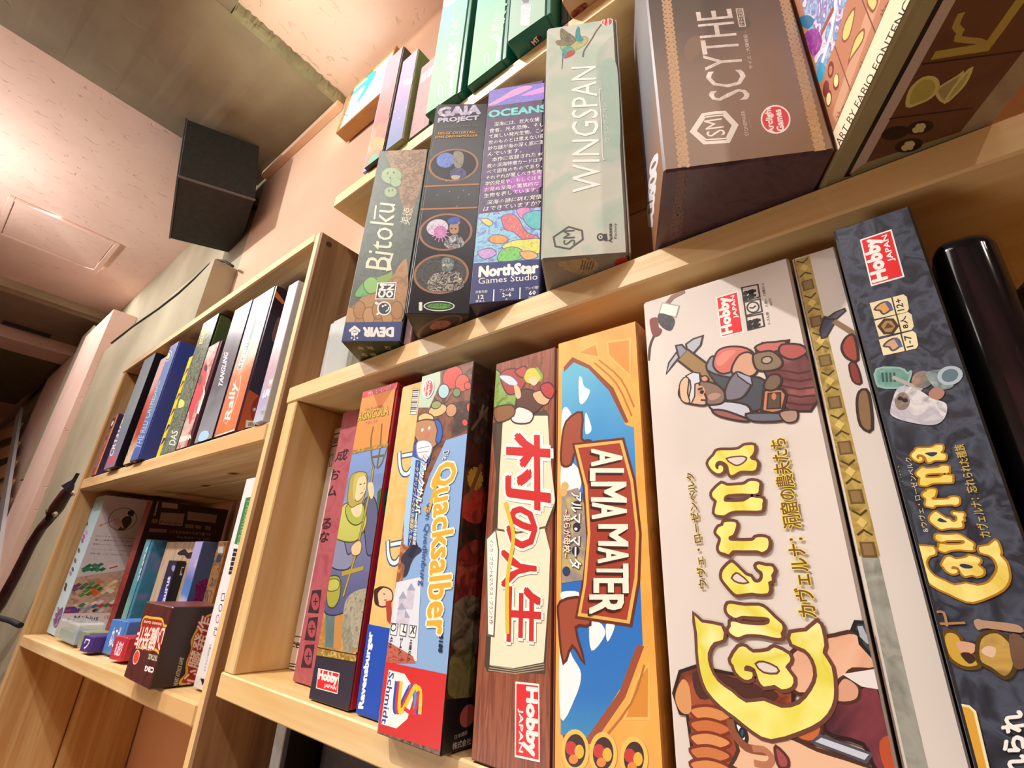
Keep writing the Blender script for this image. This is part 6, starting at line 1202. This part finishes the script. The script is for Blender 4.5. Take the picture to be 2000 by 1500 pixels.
# heart game
MAR = art(['4c2420', '5a2c28', '442020'], 8, .35)
b = GameBox('card_game_box', 'dark brown cube-shaped game box with red characters outlined yellow, front of the lowest bay', 'card game', -3.07, .945, SB(-2.68), .355, .25, .33, 0, dict(all=ink('4c2420', .35), front=MAR, right=ink('2e1618', .35), top=ink('6c3834', .35)), sf=0, bevel=.0015)
def burst(P, Z, pts, body, a, bb_, c):
    P.poly(Z(*pts), '9c2c1c', 3, 'd8b040', .007); P.text(body, Z(*a)[0], Z(*bb_)[0], Z(*c)[0], 'f4dcd0', .02, 'b83c2c', .05)
p = b.paint('front')
burst(p, ZQ, (1040, 290, 1070, 240, 1130, 250, 1240, 265, 1262, 330, 1330, 340, 1320, 420, 1290, 480, 1250, 570, 1220, 610, 1180, 570, 1080, 560, 1000, 540, 990, 500, 1020, 400), '心臓発作', (1300, 350), (1010, 340), (1240, 590))
p.text('BOARD GAME', ZQ(1240, 300)[0], ZQ(1060, 270)[0], ZQ(1238, 325)[0], 'f0c8c0', .03)
p.ell(ZQ(980, 650)[0], ZQ(1012, 600)[0], ZQ(990, 700)[0], 'd84838', 20, 'f0dcd0', .004); p.text('HEARTATTACK', ZQ(1255, 650)[0], ZQ(1110, 615)[0], ZQ(1245, 705)[0], 'c8c8a8', .04); p.text('CBG', ZQ(1165, 760)[0], ZQ(1075, 740)[0], ZQ(1155, 810)[0], 'e8dcdc', .05); p.done()
p = b.paint('right')
burst(p, ZQ, (1650, 300, 1700, 240, 1780, 215, 1790, 300, 1740, 480, 1700, 640, 1640, 860, 1600, 970, 1540, 930, 1440, 920, 1450, 880, 1500, 820, 1510, 700, 1560, 560, 1560, 470), '心臓発作', (1580, 960), (1760, 260), (1450, 930))
p.text('THE HEART ATTACK GAME', ZQ(1385, 1010)[0], ZQ(1470, 660)[0], ZQ(1345, 1000)[0], 'b8b898', .03); p.done()
# small packs lying in front
pk = thing('card_bundle', 'flat bundle of green tiles in clear wrap, lying before the tile-photo box', 'card bundle', (-5.22, 1.07, SB(-4.7) + .004), math.radians(-2), ry=-math.atan2(.1, 3.5))
block('tile_stack', .05, .50, .02, .14, 0, .075, art(['7c947c', '94a88c', '6c8474', 'a8b4a0'], 30, .3), pk, .002)
block('blue_card', .51, .62, .02, .14, .0, .085, ink('6470a8', .3), pk, .001)
block('clear_wrap', .0, .64, .0, .16, .0, .135, clear('dfe8e4', .12, alpha=.38), pk, .004)
def pack(lab, x, y, wd, dp, ht, col, rz=0, txt=None, front=None):
    b = GameBox('card_box', lab, 'card box', x, y, SB(x) + .012, wd, dp, ht, rz, dict(all=ink(col, .35), front=ink(front or col, .35)), sf=.12, traymat=ink(col, .3), ry=-math.atan2(.1, 3.5), bevel=.001)
    if txt:
        p = b.paint('front'); p.text(txt, (wd * .25, ht * .2), (wd * .75, ht * .2), (wd * .25, ht * .8), 'e8e8f0', .02, loc=True); p.done()
    return b
pack('small grey-green tile packet behind the purple one', -4.48, 1.06, .17, .12, .10, '8c9478')
pack('little purple card box on the lowest shelf', -4.27, 1.03, .17, .12, .09, '4c3480', 3, 'ワ')
pack('light blue card box with white writing, between the purple and red ones', -4.08, 1.10, .26, .15, .19, '4c7cc0', 4, 'ねこ札')
pack('low crimson card box touching the brown cube-shaped box', -3.77, 1.06, .19, .18, .12, 'b83040', 4, '札遊び')

# ================================================================== loudspeaker
sp = thing('loudspeaker', 'black wedge-hung loudspeaker with a thin metal edge strip, mounted high below the concrete beam', 'loudspeaker', (-6.423, 1.8, 4.906), math.radians(-15.7), rx=math.radians(9.0), ry=math.radians(-5.0))
BK = plaster('2b2a2c', '353235', 40, .25, False, .7, 300); BG = plaster('262a28', '2e3330', 60, .3, False, .8, 500)
pc = thing('paper_card', 'small orange and cream card lying on top of the pine bookcase', 'card', (-3.5, 1.04, 1.824), .1)
block('card', 0, .2, 0, .14, 0, .012, ink('e8dcc4'), pc, .0005); block('orange_edge', -.05, 0, 0, .14, 0, .016, ink('e09438'), pc, .0005)
block('cabinet', -1.425, -.012, -.925, -.02, .0, 1.08, BK, sp, .003)
block('grille', -.010, .012, -.93, -.01, .03, 1.05, BG, sp, .002)
block('edge_strip', -.012, .016, -.935, -.005, -.005, .025, ink('6a6468', .4), sp, .001)
block('back_strip', -1.44, -.0, -.95, -.925, .0, 1.08, ink('4a4650', .4), sp, .001)
block('wall_bracket', -.75, -.6, -.02, .12, .45, .6, metal('3a3a3c', .5), sp, .002)
# ================================================================== guitar hanging left of the bookcase
gt = thing('guitar', 'dark-necked guitar with silver tuning pegs hanging beside the pine bookcase', 'guitar', (-10.2, 1.35, -.9))
def LG(u, v, y=1.4):
    r = ray(u, v); r = r * (y / r.y); return Vector(((r.x + 10.2) * U, (r.y - 1.35) * U, (r.z + .9) * U))
NK = wood('4c2420', '34181a', 0, .3); EDGE = ink('c8a070', .4)
pts = [LG(-40, 1235), LG(0, 1180), LG(30, 1125), LG(60, 1065), LG(82, 1030), LG(100, 1010)]
tube('neck', pts, .018, NK, gt, 10, [.022, .021, .02, .019, .018, .017])
tube('fretboard', [q + Vector((-.02, -.004, .012)) for q in pts], .007, EDGE, gt, 6)
tube('headstock', [LG(98, 1013), LG(112, 990), LG(128, 965), LG(140, 948)], .015, NK, gt, 8, [.017, .026, .022, .010])
for u, v in ((92, 1003), (104, 1008), (131, 950), (140, 968)):
    q = LG(u, v); o = tube('tuning_peg', [q + Vector((-.012, 0, 0)), q, q + Vector((.012, 0, .008)), q + Vector((.026, 0, .012))], .006, metal('d8d4d0', .2), gt, 8, [.004, .004, .011, .006])
prism('headstock_tip', [(LG(128, 950).x, LG(128, 950).z), (LG(150, 938).x, LG(150, 938).z), (LG(158, 925).x, LG(158, 925).z), (LG(140, 960).x, LG(140, 960).z)], .0, .012, ink('1c1c34', .4), gt, 'y')
st_ = thing('guitar_strap', 'black strap hanging by the guitar neck at the left edge', 'strap', (-9.9, 1.3, -.9))
tube('webbing', [LG(-30, 1198, 1.3), LG(5, 1203, 1.3), LG(25, 1208, 1.3), LG(42, 1216, 1.3)], .009, ink('18161a', .7), st_, 8)
# shoe-string cable over the pillar
def WL(u, v, y): r = ray(u, v); r = r * (y / r.y); return W(r.x, r.y, r.z)
cb = tube('speaker_cable', [WL(455, 520, 1.9), WL(440, 511, 1.86), WL(425, 508, 1.78), WL(410, 516, 1.73), WL(380, 545, 1.72), WL(350, 572, 1.715), WL(310, 603, 1.715), WL(262, 636, 1.715), WL(218, 670, 1.715)], .006, ink('2c2a26', .6))
tag(cb, 'thin dark cable sagging from the loudspeaker along the top of the grey pillar', 'cable')
# ================================================================== far door at the left edge
dr = thing('leaning_panel', 'grey-edged wooden panel leaning at the far left edge behind the guitar neck', 'panel', (-14, 1.3, -1.5))
def DP(u, v, y=1.62): r = ray(u, v); r = r * (y / r.y); return Vector(((r.x + 14) * U, (r.y - 1.3) * U, (r.z + 1.5) * U))
def bar(name, a, c, wd, mat, dy=.0):
    me = bpy.data.meshes.new(name); A, C = a.copy(), c.copy(); t = (C - A).normalized(); n = Vector((0, 1, 0)).cross(t).normalized() * wd
    vs = [A - n, A + n, C + n, C - n]; vs = [v + Vector((0, dy, 0)) for v in vs] + [v + Vector((0, dy + .02, 0)) for v in vs]
    me.from_pydata(vs, [], [(0, 1, 2, 3), (7, 6, 5, 4), (0, 4, 5, 1), (1, 5, 6, 2), (2, 6, 7, 3), (3, 7, 4, 0)]); me.materials.append(mat)
    return mesh_obj(name, me, dr)
bar('frame_post', DP(42, 806), DP(18, 960) + (DP(18, 960) - DP(42, 806)) * 1.0, .055, ink('b0acb0', .3), -.025)
bar('frame_rail', DP(40, 806), DP(2, 834), .035, ink('7c6a60', .5), -.02)
SL = wood('d8a878', 'c49468', 0, .5)
for k in range(5):
    a0, c0 = DP(34 - k * 6, 838 + k * 38), DP(-30 - k * 6, 862 + k * 38); bar('slat', a0, c0, .062, SL)
